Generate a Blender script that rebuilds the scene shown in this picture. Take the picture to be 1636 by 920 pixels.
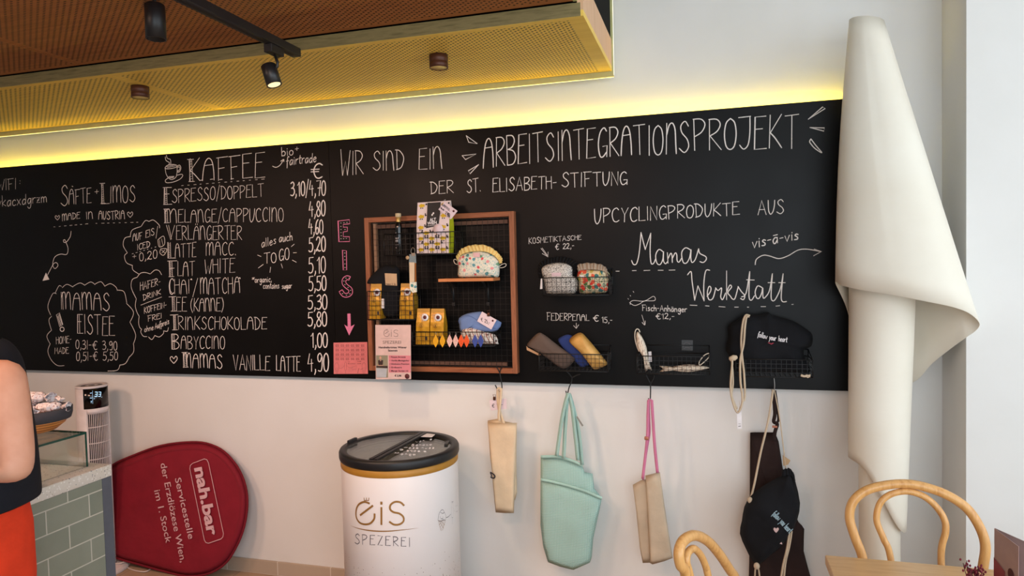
import bpy, bmesh, math, random
from math import sin, cos, pi, sqrt, radians
from mathutils import Vector, Matrix, noise
random.seed(7)
for o in list(bpy.data.objects): bpy.data.objects.remove(o)
SC = bpy.context.scene; COL = SC.collection
# ------------------------------------------------------------------ camera
W_PX, H_PX, F_PX = 1636, 920, 1095.84
EYE = Vector((0, -3.04, 1.6))
YAW, PIT, ROL = -0.278513285, -0.0381090067, -0.0247283382
FWD = Vector((sin(YAW)*cos(PIT), cos(YAW)*cos(PIT), sin(PIT)))
_r = Vector((cos(YAW), -sin(YAW), 0)); _u = _r.cross(FWD)
RGT = _r*cos(ROL)+_u*sin(ROL); UPV = _u*cos(ROL)-_r*sin(ROL)
cam = bpy.data.cameras.new('camera'); cam.sensor_width = 36; cam.lens = F_PX*36/W_PX
cam.clip_start = .02; cam.clip_end = 100
cam_ob = bpy.data.objects.new('camera', cam); COL.objects.link(cam_ob)
mw = Matrix((RGT, UPV, -FWD)).transposed().to_4x4(); mw.translation = EYE
cam_ob.matrix_world = mw; SC.camera = cam_ob
# ------------------------------------------------------------------ world, daylight, exposure
SC.view_settings.view_transform = 'Standard'; SC.view_settings.look = 'None'
SC.view_settings.gamma = 1; SC.view_settings.use_curve_mapping = False
SC.view_settings.exposure = 0.0
wd = bpy.data.worlds.new('sky'); SC.world = wd; wd.use_nodes = True
bg = wd.node_tree.nodes['Background']; bg.inputs[0].default_value = (.8, .91, 1, 1); bg.inputs[1].default_value = 2.2
def area_lamp(name, loc, rot, sx, sy, power, color, spread=180):
    l = bpy.data.lights.new(name, 'AREA'); l.shape = 'RECTANGLE'; l.size = sx; l.size_y = sy
    l.energy = power; l.color = color; l.spread = radians(spread)
    o = bpy.data.objects.new(name, l); o.location = loc; o.rotation_euler = rot; COL.objects.link(o)
    return o
# daylight coming in through the shop window (front wall) and the glazed side wall, both behind / right of the viewer
area_lamp('daylight_front', (1.25, -4.62, 1.65), (radians(90), 0, 0), 3.0, 2.3, 40, (.84, .93, 1))
area_lamp('daylight_side', (2.92, -2.4, 1.6), (radians(90), 0, radians(90)), 2.6, 2.3, 30, (.82, .92, 1))

# unseen warm fill spots, added to brighten the left of the back wall
def warm_fill_spot(loc, aim, power, size=94):
    l = bpy.data.lights.new('warm_fill_spot', 'SPOT'); l.energy = power; l.color = (1, .61, .44); l.spot_size = radians(size); l.spot_blend = 1; l.shadow_soft_size = .24
    o = bpy.data.objects.new('warm_fill_spot', l); o.location = loc; COL.objects.link(o)
    o.rotation_euler = (Vector(aim)-Vector(loc)).to_track_quat('-Z', 'Y').to_euler()
for lx, ax, pw in ((-3.3, -3.0, 98), (-2.1, -1.9, 118), (-.9, -1.0, 60)): warm_fill_spot((lx, -2.35, 2.36), (ax, 0, .62), pw)

def on_plane(px, py, P0, N):
    d = FWD*F_PX + RGT*(px-818) - UPV*(py-460)
    return EYE + d*((Vector(P0)-EYE).dot(N)/d.dot(N))
def at(px, py, Y): return on_plane(px, py, (0, Y, 0), Vector((0, 1, 0)))
def atz(px, py, z): return on_plane(px, py, (0, 0, z), Vector((0, 0, 1)))
def pxm(P):        # metres per photograph pixel at a point
    return (Vector(P)-EYE).dot(FWD)/F_PX
# ------------------------------------------------------------------ materials
MATS = {}
class N:
    def __init__(s, name):
        s.m = bpy.data.materials.new(name); s.m.use_nodes = True; s.t = s.m.node_tree
        s.b = s.t.nodes['Principled BSDF']
    def n(s, typ, **kw):
        nd = s.t.nodes.new(typ)
        for k, v in kw.items(): setattr(nd, k, v)
        return nd
    def l(s, a, b): s.t.links.new(a, b)
    def co(s, kind='Object'): return s.n('ShaderNodeTexCoord').outputs[kind]
    def mp(s, src, scale=(1,1,1), rot=(0,0,0), loc=(0,0,0)):
        m = s.n('ShaderNodeMapping'); m.inputs['Scale'].default_value = scale
        m.inputs['Rotation'].default_value = rot; m.inputs['Location'].default_value = loc
        s.l(src, m.inputs[0]); return m.outputs[0]
    def math(s, op, a, b=None, c=None):
        m = s.n('ShaderNodeMath', operation=op)
        for i, v in enumerate((a, b, c)):
            if v is None: continue
            if isinstance(v, (int, float)): m.inputs[i].default_value = v
            else: s.l(v, m.inputs[i])
        return m.outputs[0]
    def noise(s, src, scale, detail=3, rough=.5, out=0):
        n = s.n('ShaderNodeTexNoise'); n.inputs['Scale'].default_value = scale
        n.inputs['Detail'].default_value = detail; n.inputs['Roughness'].default_value = rough
        s.l(src, n.inputs['Vector']); return n.outputs[out]
    def vor(s, src, scale, out='Distance', feature='F1', rnd=1):
        n = s.n('ShaderNodeTexVoronoi', feature=feature); n.inputs['Scale'].default_value = scale
        n.inputs['Randomness'].default_value = rnd
        s.l(src, n.inputs['Vector']); return n.outputs[out]
    def ramp(s, fac, stops, interp='LINEAR'):
        r = s.n('ShaderNodeValToRGB'); r.color_ramp.interpolation = interp
        while len(r.color_ramp.elements) > 1: r.color_ramp.elements.remove(r.color_ramp.elements[0])
        for i, (p, c) in enumerate(stops):
            e = r.color_ramp.elements[0] if i == 0 else r.color_ramp.elements.new(p)
            e.position = p; e.color = (*c[:3], 1)
        s.l(fac, r.inputs[0]); return r.outputs[0]
    def mix(s, fac, a, b):
        m = s.n('ShaderNodeMix', data_type='RGBA')
        for i, v in ((0, fac), (6, a), (7, b)):
            if isinstance(v, (int, float)): m.inputs[i].default_value = v
            elif isinstance(v, (tuple, list)): m.inputs[i].default_value = (*v[:3], 1)
            else: s.l(v, m.inputs[i])
        return m.outputs[2]
    def sep(s, src):
        x = s.n('ShaderNodeSeparateXYZ'); s.l(src, x.inputs[0]); return x.outputs
    def bump(s, h, strength=.3, dist=.002):
        b = s.n('ShaderNodeBump'); b.inputs['Strength'].default_value = strength
        b.inputs['Distance'].default_value = dist; s.l(h, b.inputs['Height']); s.l(b.outputs[0], s.b.inputs['Normal'])
    def col(s, v):
        if isinstance(v, (tuple, list)): s.b.inputs['Base Color'].default_value = (*v[:3], 1)
        else: s.l(v, s.b.inputs['Base Color'])
    def set(s, rough=.5, metal=0, spec=None, **kw):
        s.b.inputs['Roughness'].default_value = rough; s.b.inputs['Metallic'].default_value = metal
        if spec is not None: s.b.inputs['Specular IOR Level'].default_value = spec
        for k, v in kw.items(): s.b.inputs[k.replace('_', ' ')].default_value = v
def srgb(r, g, b):
    f = lambda c: (c/255/12.92) if c/255 <= .04045 else ((c/255+.055)/1.055)**2.4
    return (f(r), f(g), f(b))
def M(name, rgb=(200,200,200), rough=.6, metal=0, var=.06, scale=30, bump=0, spec=None, **kw):
    """plain material with a little procedural variation; rgb in 0..255"""
    if name in MATS: return MATS[name]
    n = N(name); c = srgb(*rgb); f = n.noise(n.co(), scale, 3)
    n.col(n.ramp(f, [(.3, tuple(max(0, x*(1-var)) for x in c)), (.7, tuple(min(1, x*(1+var)) for x in c))]))
    n.set(rough, metal, spec, **kw)
    if bump: n.bump(n.noise(n.co(), scale*4, 4), bump, .002)
    MATS[name] = n.m; return n.m
def fabric(name, rgb, weave=900, rough=.9, var=.1, wrinkle=.25):
    if name in MATS: return MATS[name]
    n = N(name); c = srgb(*rgb); co = n.co()
    f = n.noise(co, 12, 4); n.col(n.ramp(f, [(.3, tuple(x*(1-var) for x in c)), (.7, tuple(min(1, x*(1+var)) for x in c))]))
    n.set(rough, 0, .25); x, y, z = n.sep(co)
    w = n.math('MULTIPLY', n.math('SINE', n.math('MULTIPLY', x, weave*2)), n.math('SINE', n.math('MULTIPLY', z, weave*2)))
    h = n.math('ADD', n.math('MULTIPLY', w, .1), n.math('MULTIPLY', n.noise(co, 22, 3), 2.5))
    n.bump(h, wrinkle, .004); MATS[name] = n.m; return n.m
def wood(name, light, dark, axis='X', scale=1, rough=.5, rings=14):
    if name in MATS: return MATS[name]
    n = N(name); sc = {'X': (1.2, 14, 14), 'Y': (14, 1.2, 14), 'Z': (14, 14, 1.2)}[axis]
    co = n.mp(n.co(), tuple(s*scale for s in sc)); f = n.noise(co, 3.2, 6, .62)
    n.col(n.ramp(f, [(.3, srgb(*dark)), (.55, srgb(*light)), (.75, tuple(.5*(a+b) for a, b in zip(srgb(*light), srgb(*dark))))]))
    n.set(rough); n.bump(f, .15, .001); MATS[name] = n.m; return n.m
def emis(name, rgb, strength):
    if name in MATS: return MATS[name]
    n = N(name); n.col((.02, .02, .02)); n.b.inputs['Emission Color'].default_value = (*rgb, 1)
    n.b.inputs['Emission Strength'].default_value = strength; MATS[name] = n.m; return n.m
# ------------------------------------------------------------------ mesh building
class MB:
    def __init__(s): s.v = []; s.f = []; s.sm = []; s.mi = []
    def add(s, vs, fs, smooth=False, mi=0):
        k = len(s.v); s.v += [Vector(v) for v in vs]
        for f in fs: s.f.append([i+k for i in f]); s.sm.append(smooth); s.mi.append(mi)
        return s
    def box(s, lo, hi, mi=0):
        x0, y0, z0 = lo; x1, y1, z1 = hi
        return s.add([(x0,y0,z0),(x1,y0,z0),(x1,y1,z0),(x0,y1,z0),(x0,y0,z1),(x1,y0,z1),(x1,y1,z1),(x0,y1,z1)],
              [(0,3,2,1),(4,5,6,7),(0,1,5,4),(1,2,6,5),(2,3,7,6),(3,0,4,7)], mi=mi)
    def rbox(s, lo, hi, r=.005, seg=2, mi=0):
        bm = bmesh.new(); lo = Vector(lo); hi = Vector(hi)
        bmesh.ops.create_cube(bm, size=1); bmesh.ops.scale(bm, vec=hi-lo, verts=bm.verts); bmesh.ops.translate(bm, vec=(lo+hi)/2, verts=bm.verts)
        bmesh.ops.bevel(bm, geom=bm.edges[:], offset=r, segments=seg, affect='EDGES', profile=.5)
        bm.verts.index_update(); s.add([v.co.copy() for v in bm.verts], [[v.index for v in f.verts] for f in bm.faces], True, mi); bm.free(); return s
    def prism(s, poly, off, smooth=False, mi=0):
        """poly: 3-D points of a planar outline; off: extrusion vector"""
        n = len(poly); P = [Vector(p) for p in poly]; o = Vector(off)
        vs = P+[p+o for p in P]
        return s.add(vs, [list(range(n))[::-1], list(range(n, 2*n))]+[(i, (i+1) % n, n+(i+1) % n, n+i) for i in range(n)], smooth, mi)
    def tube(s, path, r, seg=8, cap=True, closed=False, mi=0, flat=None):
        P = [Vector(p) for p in path]; n = len(P); rs = r if isinstance(r, (list, tuple)) else [r]*n
        vs = []; up = None
        for i in range(n):
            a = P[(i-1) % n] if (closed or i) else P[0]; b = P[(i+1) % n] if (closed or i < n-1) else P[-1]
            t = (b-a)
            if t.length < 1e-9: t = Vector((0, 0, 1))
            t.normalize()
            if up is None:
                up = Vector((0, 0, 1)) if abs(t.z) < .9 else Vector((1, 0, 0))
                if flat is not None: up = Vector(flat)
            up = (up - t*up.dot(t))
            if up.length < 1e-6: up = Vector((1, 0, 0)) - t*t.x
            up.normalize(); sd = t.cross(up)
            fl = 1
            for k in range(seg):
                a_ = 2*pi*k/seg; vs.append(P[i]+(sd*cos(a_)+up*sin(a_))*rs[i])
        fs = []
        for i in range(n if closed else n-1):
            j = (i+1) % n
            for k in range(seg): fs.append((i*seg+k, i*seg+(k+1) % seg, j*seg+(k+1) % seg, j*seg+k))
        if cap and not closed: fs += [list(range(seg))[::-1], list(range((n-1)*seg, n*seg))]
        return s.add(vs, fs, True, mi)
    def strap(s, path, wvec, w, th):
        """flat band along path; wvec = width direction(s)"""
        P = [Vector(p) for p in path]; n = len(P); vs = []
        for i in range(n):
            t = (P[min(i+1, n-1)]-P[max(i-1, 0)]).normalized()
            wv = Vector(wvec[i] if isinstance(wvec, list) else wvec); wv = (wv - t*wv.dot(t)).normalized(); nn = t.cross(wv)
            for a, b in ((-1,-1),(1,-1),(1,1),(-1,1)): vs.append(P[i]+wv*(a*w/2)+nn*(b*th/2))
        fs = [(0,1,2,3), tuple(4*(n-1)+k for k in (3,2,1,0))]
        for i in range(n-1):
            for k in range(4): fs.append((4*i+k, 4*i+(k+1) % 4, 4*i+4+(k+1) % 4, 4*i+4+k))
        return s.add(vs, fs, True)
    def lathe(s, prof, c=(0,0,0), seg=48, ax=None, cap=True, mi=0):
        """prof [(r, h)] turned round an axis through c (default z)"""
        c = Vector(c); A = Vector(ax or (0,0,1)).normalized()
        X = (Vector((1,0,0)) if abs(A.x) < .9 else Vector((0,1,0))); X = (X-A*X.dot(A)).normalized(); Y = A.cross(X)
        vs = [c+A*h+(X*cos(2*pi*k/seg)+Y*sin(2*pi*k/seg))*r for r, h in prof for k in range(seg)]
        n = len(prof); fs = [(i*seg+k, i*seg+(k+1) % seg, (i+1)*seg+(k+1) % seg, (i+1)*seg+k) for i in range(n-1) for k in range(seg)]
        s.add(vs, fs, True, mi)
        if cap:
            for i, flip in ((0, True), (n-1, False)):
                if prof[i][0] > 1e-6:
                    k0 = len(s.v); s.v += [v.copy() for v in vs[i*seg:(i+1)*seg]]
                    f = list(range(k0, k0+seg)); s.f.append(f[::-1] if flip else f); s.sm.append(False); s.mi.append(mi)
        return s
    def ball(s, c, rx, ry=None, rz=None, u=16, v=10, mi=0):
        ry = ry or rx; rz = rz or rx; c = Vector(c); vs = [c+Vector((0,0,-rz))]
        for j in range(1, v):
            t = -pi/2+pi*j/v
            for i in range(u): vs.append(c+Vector((rx*cos(t)*cos(2*pi*i/u), ry*cos(t)*sin(2*pi*i/u), rz*sin(t))))
        vs.append(c+Vector((0,0,rz))); L = len(vs)-1
        fs = [(0, 1+(i+1) % u, 1+i) for i in range(u)]+[(L, L-u+i, L-u+(i+1) % u) for i in range(u)]
        for j in range(v-2):
            for i in range(u): fs.append((1+j*u+i, 1+j*u+(i+1) % u, 1+(j+1)*u+(i+1) % u, 1+(j+1)*u+i))
        return s.add(vs, fs, True, mi)
    def grid(s, fn, nu, nv, closed_u=False, mi=0):
        vs = [fn(i/(nu if closed_u else nu-1), j/(nv-1)) for j in range(nv) for i in range(nu)]
        fs = [(j*nu+i, j*nu+(i+1) % nu, (j+1)*nu+(i+1) % nu, (j+1)*nu+i) for j in range(nv-1) for i in range(nu if closed_u else nu-1)]
        return s.add(vs, fs, True, mi)
    def puff(s, outline, n, front, back, rings=7, power=.5, wr=0, wf=18, seed=0, mi=0):
        """soft stuffed shape: outline (planar 3-D loop), n = direction towards the viewer, front/back = bulge"""
        P = [Vector(p) for p in outline]; c = sum(P, Vector())/len(P); n = Vector(n).normalized(); m = len(P); vs = list(P)
        for side, th in ((1, front), (-1, back)):
            for k in range(1, rings):
                q = 1-k/rings
                for p in P:
                    d = c+(p-c)*q; h = th*(1-q**2.4)**power
                    if wr: h += wr*(noise.noise(d*wf+Vector((seed, side, 0))))*min(1, (1-q)*4)
                    vs.append(d+n*(side*h))
            vs.append(c+n*(side*th))
        fs = []
        for si in (0, 1):
            base = m+si*(m*(rings-1)+1)
            rows = [list(range(m))]+[list(range(base+k*m, base+(k+1)*m)) for k in range(rings-1)]; tip = base+(rings-1)*m
            for a, b in zip(rows, rows[1:]):
                for i in range(m):
                    f = (a[i], a[(i+1) % m], b[(i+1) % m], b[i]); fs.append(f if si == 0 else f[::-1])
            for i in range(m):
                f = (rows[-1][i], rows[-1][(i+1) % m], tip); fs.append(f if si == 0 else f[::-1])
        return s.add(vs, fs, True, mi)
    def build(s, name, mats, parent=None, bevel=0, subsurf=0, solid=0, fix=True):
        me = bpy.data.meshes.new(name); me.from_pydata(s.v, [], s.f)
        for p, a, b in zip(me.polygons, s.sm, s.mi): p.use_smooth = a; p.material_index = b
        if fix:
            bm = bmesh.new(); bm.from_mesh(me); bmesh.ops.recalc_face_normals(bm, faces=bm.faces); bm.to_mesh(me); bm.free()
        for m in (mats if isinstance(mats, (list, tuple)) else [mats]): me.materials.append(m)
        o = bpy.data.objects.new(name, me); COL.objects.link(o)
        if parent is not None:
            o.parent = parent; o.matrix_parent_inverse = world_of(parent).inverted()
        if solid:
            md = o.modifiers.new('thickness', 'SOLIDIFY'); md.thickness = solid; md.offset = 0
        if bevel:
            md = o.modifiers.new('bevel', 'BEVEL'); md.width = bevel; md.segments = 2; md.limit_method = 'ANGLE'
        if subsurf:
            md = o.modifiers.new('sub', 'SUBSURF'); md.levels = subsurf; md.render_levels = subsurf
        return o
def world_of(o):
    m = o.matrix_basis.copy()
    if o.parent: m = world_of(o.parent) @ o.matrix_parent_inverse @ m
    return m
def tag(o, label=None, cat=None, group=None, kind=None):
    for k, v in (('label', label), ('category', cat), ('group', group), ('kind', kind)):
        if v: o[k] = v
    return o
def thing(name, loc, label, cat, group=None):
    o = bpy.data.objects.new(name, None); o.location = Vector(loc); o.empty_display_size = .05; COL.objects.link(o)
    return tag(o, label, cat, group)
def struct(name, mb, m, **kw):
    return tag(mb.build(name, m, **kw), kind='structure')
def copy_tree(o, parent=None, shift=None):
    c = o.copy(); COL.objects.link(c)
    if parent is not None: c.parent = parent
    if shift is not None: c.location = c.location+Vector(shift)
    for ch in [x for x in COL.objects if x.parent == o]: copy_tree(ch, c)
    return c
def cr(pts, n=6, closed=False):
    """Catmull-Rom through the points"""
    P = [Vector(p) for p in pts]; m = len(P); out = []
    if m < 3: return P
    for i in range(m if closed else m-1):
        g = (lambda k: P[k % m]) if closed else (lambda k: P[max(0, min(m-1, k))])
        a, b, c, d = g(i-1), g(i), g(i+1), g(i+2)
        for j in range(n):
            t = j/n; out.append(.5*((2*b)+(c-a)*t+(2*a-5*b+4*c-d)*t*t+(3*b-a-3*c+d)*t**3))
    if not closed: out.append(P[-1])
    return out
def pts(s):
    return [tuple(float(q) for q in p.split(',')) for p in s.split()]
def zp(pl, x0, y0, k): return [(x0+x/k, y0+y/k) for x, y in pl]     # reading off an enlarged crop
# ------------------------------------------------------------------ the room
n = N('plaster'); co = n.co(); f = n.noise(co, 2.5, 5); n.col(n.ramp(f, [(.3, srgb(226, 224, 220)), (.7, srgb(232, 230, 227))])); n.set(.9, 0, .2)
n.bump(n.noise(co, 60, 4), .12, .002); m_wall = n.m
n = N('floor_tile'); co = n.co(); br = n.n('ShaderNodeTexBrick'); br.offset = .5; n.l(n.mp(co, (1,1,1)), br.inputs[0])
br.inputs['Scale'].default_value = 1; br.inputs['Brick Width'].default_value = .6; br.inputs['Row Height'].default_value = .6; br.inputs['Mortar Size'].default_value = .003
br.inputs['Color1'].default_value = (*srgb(186, 156, 128), 1); br.inputs['Color2'].default_value = (*srgb(178, 148, 120), 1); br.inputs['Mortar'].default_value = (*srgb(140, 122, 104), 1)
n.col(n.mix(n.math('MULTIPLY', n.noise(co, 9, 5), .3), br.outputs[0], srgb(200, 180, 158))); n.set(.4); m_floor = n.m
n = N('skirting_tile'); co = n.co(); br = n.n('ShaderNodeTexBrick'); br.offset = 0; n.l(n.mp(co, (1,1,1), (radians(90),0,0)), br.inputs[0])
br.inputs['Scale'].default_value = 1; br.inputs['Brick Width'].default_value = .31; br.inputs['Row Height'].default_value = 2; br.inputs['Mortar Size'].default_value = .003
br.inputs['Color1'].default_value = (*srgb(190, 172, 152), 1); br.inputs['Color2'].default_value = (*srgb(182, 164, 144), 1); br.inputs['Mortar'].default_value = (*srgb(214, 204, 192), 1)
n.col(br.outputs[0]); n.set(.5); m_skirt = n.m
XC, XR, XL, YF, ZC = .881, 2.95, -5.0, -4.7, 3.3
struct('wall_back', MB().box((XL, 0, 0), (XC, .15, ZC)), m_wall)
struct('trim_1', MB().box((XC, -.26, 0), (XR, .15, ZC)), m_wall)          # the pier right of the recess
struct('wall_left', MB().box((XL-.15, YF, 0), (XL, .15, ZC)), m_wall)
b = MB(); b.box((XR, YF, 0), (XR+.15, .15, .4)); b.box((XR, YF, 2.85), (XR+.15, .15, ZC)); b.box((XR, -.9, .4), (XR+.15, .15, 2.85)); b.box((XR, YF, .4), (XR+.15, -4.0, 2.85))
struct('wall_right', b, m_wall)
b = MB(); b.box((XL, YF-.15, 0), (XR, YF, .4)); b.box((XL, YF-.15, 2.85), (XR, YF, ZC)); b.box((XL, YF-.15, .4), (-.4, YF, 2.85)); b.box((2.85, YF-.15, .4), (XR, YF, 2.85))
struct('wall_front', b, m_wall)
struct('floor', MB().box((XL-.15, YF-.15, -.1), (XR+.15, .15, 0)), m_floor)
struct('ceiling', MB().box((XL-.15, YF-.15, ZC), (XR+.15, .15, ZC+.1)), m_wall)
struct('baseboard_back', MB().box((XL, -.012, 0), (XC, 0, .072)), m_skirt, bevel=.002)
struct('baseboard_right', MB().box((XC-.012, -.26, 0), (XC, -.012, .072)).box((XC-.012, -.272, 0), (XR, -.26, .072)), m_skirt, bevel=.002)
m_frame = M('window_frame_paint', (70, 72, 76), .5)
b = MB()
for x in (-.4, 1.2, 2.79): b.box((x, YF-.1, .4), (x+.06, YF-.04, 2.85))
b.box((-.4, YF-.1, .4), (2.85, YF-.04, .46)); b.box((-.4, YF-.1, 2.79), (2.85, YF-.04, 2.85)); struct('window_1', b, m_frame)
b = MB()
for y in (-4.0, -2.45, -.96): b.box((XR+.04, y, .4), (XR+.1, y+.06, 2.85))
b.box((XR+.04, -4, .4), (XR+.1, -.9, .46)); b.box((XR+.04, -4, 2.79), (XR+.1, -.9, 2.85)); struct('window_2', b, m_frame)

# ------------------------------------------------------------------ suspended acoustic ceiling over the counter
def perforated(name, light, dark, rects, px_=.0275, py_=.022, r=.0043, hole=(40, 24, 10)):
    """oak veneer drilled with a staggered grid of holes inside the given x/y rectangles"""
    n = N(name); co = n.co(); x, y, z = n.sep(co)
    g = n.noise(n.mp(co, (1.5, 22, 22)), 3, 6, .6)
    c = n.ramp(g, [(.3, srgb(*dark)), (.7, srgb(*light))])
    def lattice(ox, oy):
        u = n.math('SUBTRACT', n.math('FRACT', n.math('ADD', n.math('DIVIDE', x, px_), ox)), .5)
        v = n.math('SUBTRACT', n.math('FRACT', n.math('ADD', n.math('DIVIDE', y, py_), oy)), .5)
        u = n.math('MULTIPLY', u, px_); v = n.math('MULTIPLY', v, py_)
        return n.math('LESS_THAN', n.math('ADD', n.math('MULTIPLY', u, u), n.math('MULTIPLY', v, v)), r*r)
    h = n.math('MAXIMUM', lattice(0, 0), lattice(.5, .5)); msk = None
    for x0, y0, x1, y1 in rects:
        q = n.math('MULTIPLY', n.math('MULTIPLY', n.math('GREATER_THAN', x, x0), n.math('LESS_THAN', x, x1)), n.math('MULTIPLY', n.math('GREATER_THAN', y, y0), n.math('LESS_THAN', y, y1)))
        msk = q if msk is None else n.math('MAXIMUM', msk, q)
    n.col(n.mix(n.math('MULTIPLY', h, msk), c, srgb(*hole))); n.set(.5, 0, .3); return n.m
ZS, ZU, YA, YB, XE, XO = 2.40, 2.449, -.778, -.08, -.381, -4.7
JL, JU = -2.333, -2.45
m_low = perforated('perforated_oak_lit', (248, 212, 104), (236, 196, 88), [(XO, YA+.03, JL-.03, YB-.02), (JL+.03, YA+.03, XE-.05, YB-.02)])  # same oak as above it, LED glow put into a lighter, yellower colour
m_up = perforated('perforated_oak_shaded', (176, 112, 62), (150, 92, 48), [(XO, -2.5, JU-.02, YA-.03), (JU+.02, -2.5, -.47, YA-.03)])  # same oak again, its weaker light put into a darker brown
m_oak = wood('oak_fascia', (134, 122, 80), (104, 94, 58), 'X', 3, .6)
m_peach = wood('oak_end_board', (222, 180, 144), (208, 162, 124), 'Z', 1.5, .6)
m_black = M('matt_black', (14, 14, 15), .8, spec=.08); m_grey = M('grey_edge', (186, 182, 124), .6)
cl = thing('suspended_ceiling', ((XO+XE)/2, -1.3, ZS), 'two-level perforated oak acoustic ceiling hanging over the left half of the wall', 'ceiling panel')
b = MB().box((XO, YA, ZS), (JL-.0015, YB, ZS+.02)); b.build('lower_panel', m_low, cl)
b = MB().box((JL+.0015, YA, ZS), (XE, YB, ZS+.02)); b.build('lower_panel', m_low, cl)
MB().box((XO, -2.6, ZU), (JU-.0015, YA-.006, ZU+.02)).build('upper_panel', m_up, cl)
MB().box((JU+.0015, -2.6, ZU), (-.413, YA-.006, ZU+.02)).build('upper_panel', m_up, cl)
MB().box((XO, YA, ZS+.02), (-.413, YA+.02, ZU-.004)).box((XO, YA-.001, ZS+.0005), (-.39, YA, ZU-.005)).build('fascia', m_oak, cl)
MB().box((XE-.02, YA, ZS+.02), (XE, YB, 2.533)).build('end_board', m_peach, cl)
MB().box((-.413, YA-.3, ZU), (-.40, YA, 2.533)).build('end_strip', m_grey, cl)
MB().box((XO, -2.4, 2.53), (-.384, YB-.001, ZC-.001)).build('plenum_housing', m_black, cl)
MB().box((XO, -.079, 2.378), (-.374, -.064, ZC-.001)).build('backing_board', m_grey, cl)
m_led2 = emis('led_pale_yellow', (1, .9, .4), 2.6)
MB().box((XO, -.0665, 2.3771), (-.376, -.064, 2.3785)).build('led_strip', m_led2, cl)
MB().box((-.3738, -.078, 2.385), (-.3725, -.07, 3.2)).build('led_strip', emis('led_pale_end', (1, .95, .75), 1.5), cl)

# ------------------------------------------------------------------ chalkboards
n = N('blackboard'); co = n.co(); f = n.noise(co, 3, 5)
n.col(n.ramp(f, [(.3, srgb(8, 7, 7)), (.7, srgb(11, 9, 9))])); n.set(.42, 0, .17); n.l(n.ramp(n.noise(co, 7, 4), [(0, (.34,)*3), (1, (.44,)*3)]), n.b.inputs['Roughness']); m_board = n.m
m_chalk = M('chalk_white', (232, 224, 218), .95, var=.12, scale=400); m_pink = M('chalk_pink', (226, 128, 165), .95, var=.15, scale=300)
m_led = emis('led_yellow', (1, .73, .05), 52)
YFB = -.04; ZT, ZB, XS = 2.212, 1.048, -1.770
def board(x0, x1, label):
    t = thing('chalkboard', ((x0+x1)/2, YFB, ZB), label, 'chalkboard')
    MB().box((x0, YFB, ZB), (x1, YFB+.012, ZT)).build('panel', m_board, t)
    b = MB()
    for z in (ZB+.1, ZT-.15): b.box((x0+.05, YFB+.012, z), (x1-.05, -.0005, z+.05))
    b.build('batten', m_black, t)
    MB().box((x0+.005, -.0262, ZT-.0085), (x1-.005, -.0205, ZT-.0055)).build('led_strip', m_led, t)
    return t
bdL = board(-4.5, XS-.001, 'left chalkboard with the coffee price list, behind the counter')
bdR = board(XS+.001, .56, 'right chalkboard with the big project heading, carrying the baskets')
# ------------------------------------------------------------------ handwriting: single-stroke letters
G = {}
def g(ch, w, *strokes): G[ch] = (w, [(s[0] == '~', pts(s.lstrip('~'))) for s in strokes])
g('A', .5, '~0,0 .03,.45 .11,.85 .25,1 .39,.85 .47,.45 .5,0', '.06,.68 .44,.7')
g('a^', .5, '0,0 .25,1 .5,0', '.08,.36 .42,.36')
g('B', .42, '0,1 .02,0', '~0,1 .28,.98 .38,.8 .26,.6 .06,.53', '~.06,.53 .32,.46 .43,.24 .3,.03 .02,0')
g('C', .42, '~.42,.86 .3,1 .1,.86 .02,.5 .1,.1 .26,0 .42,.1'); g('D', .44, '.04,1 .06,.02', '~-.04,1 .2,.96 .42,.68 .42,.4 .28,.1 .02,0')
g('E', .4, '.4,1.01 .02,1 .0,0 .42,.02', '.01,.62 .28,.63'); g('F', .42, '.44,1.02 -.04,1', '.04,1 .06,0', '.05,.52 .3,.55')
g('G', .44, '~.4,.88 .28,1 .1,.84 .02,.45 .1,.06 .24,0 .42,.16', '.24,.36 .44,.38 .43,0'); g('H', .4, '0,1 .01,0', '.4,1 .41,0', '0,.6 .4,.62')
g('I', .08, '.03,1 .04,0'); g('J', .4, '-.02,1 .4,1.02', '~.38,1 .37,.5 .3,.12 .14,-.01 .0,.12'); g('K', .42, '.02,1 0,0', '.42,1.0 .03,.46', '~.03,.46 .2,.3 .44,0')
g('L', .36, '0,1 .01,0 .38,.01'); g('M', .62, '0,1 .02,0', '~.01,.66 .1,.94 .2,1 .28,.8 .3,.02', '~.3,.62 .4,.94 .5,1 .58,.8 .62,0')
g('m^', .52, '0,0 .05,1 .26,.4 .46,1 .52,0'); g('N', .44, '0,1 .01,0', '~.01,.62 .1,.92 .24,1 .36,.8 .4,.4 .44,0'); g('n^', .4, '0,0 .01,1 .39,0 .4,1')
g('O', .42, '~.21,1 .06,.86 0,.5 .06,.12 .21,0 .36,.12 .42,.5 .36,.86 .21,1'); g('P', .4, '0,1 .02,0', '~-.02,1 .26,.99 .4,.82 .28,.58 .03,.44')
g('R', .42, '0,1 .02,0', '~-.02,1 .26,.99 .39,.82 .28,.6 .03,.46', '.03,.46 .44,0'); g('S', .42, '~.4,.84 .26,1 .08,.86 .12,.64 .34,.42 .4,.18 .22,0 .0,.14')
g('T', .48, '0,.99 .48,1.02', '.24,1 .25,0'); g('U', .4, '~0,1 .02,.3 .1,.04 .18,0 .3,.2 .38,.6 .4,1'); g('V', .44, '0,1 .22,0 .44,1'); g('W', .54, '0,1 .12,0 .28,.56 .4,0 .54,1')
g('X', .4, '0,1 .4,0', '.4,1 0,0'); g('Y', .4, '0,1 .2,.5 .4,1', '.2,.5 .2,0'); g('Z', .4, '0,1 .4,1 0,0 .4,0')
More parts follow.
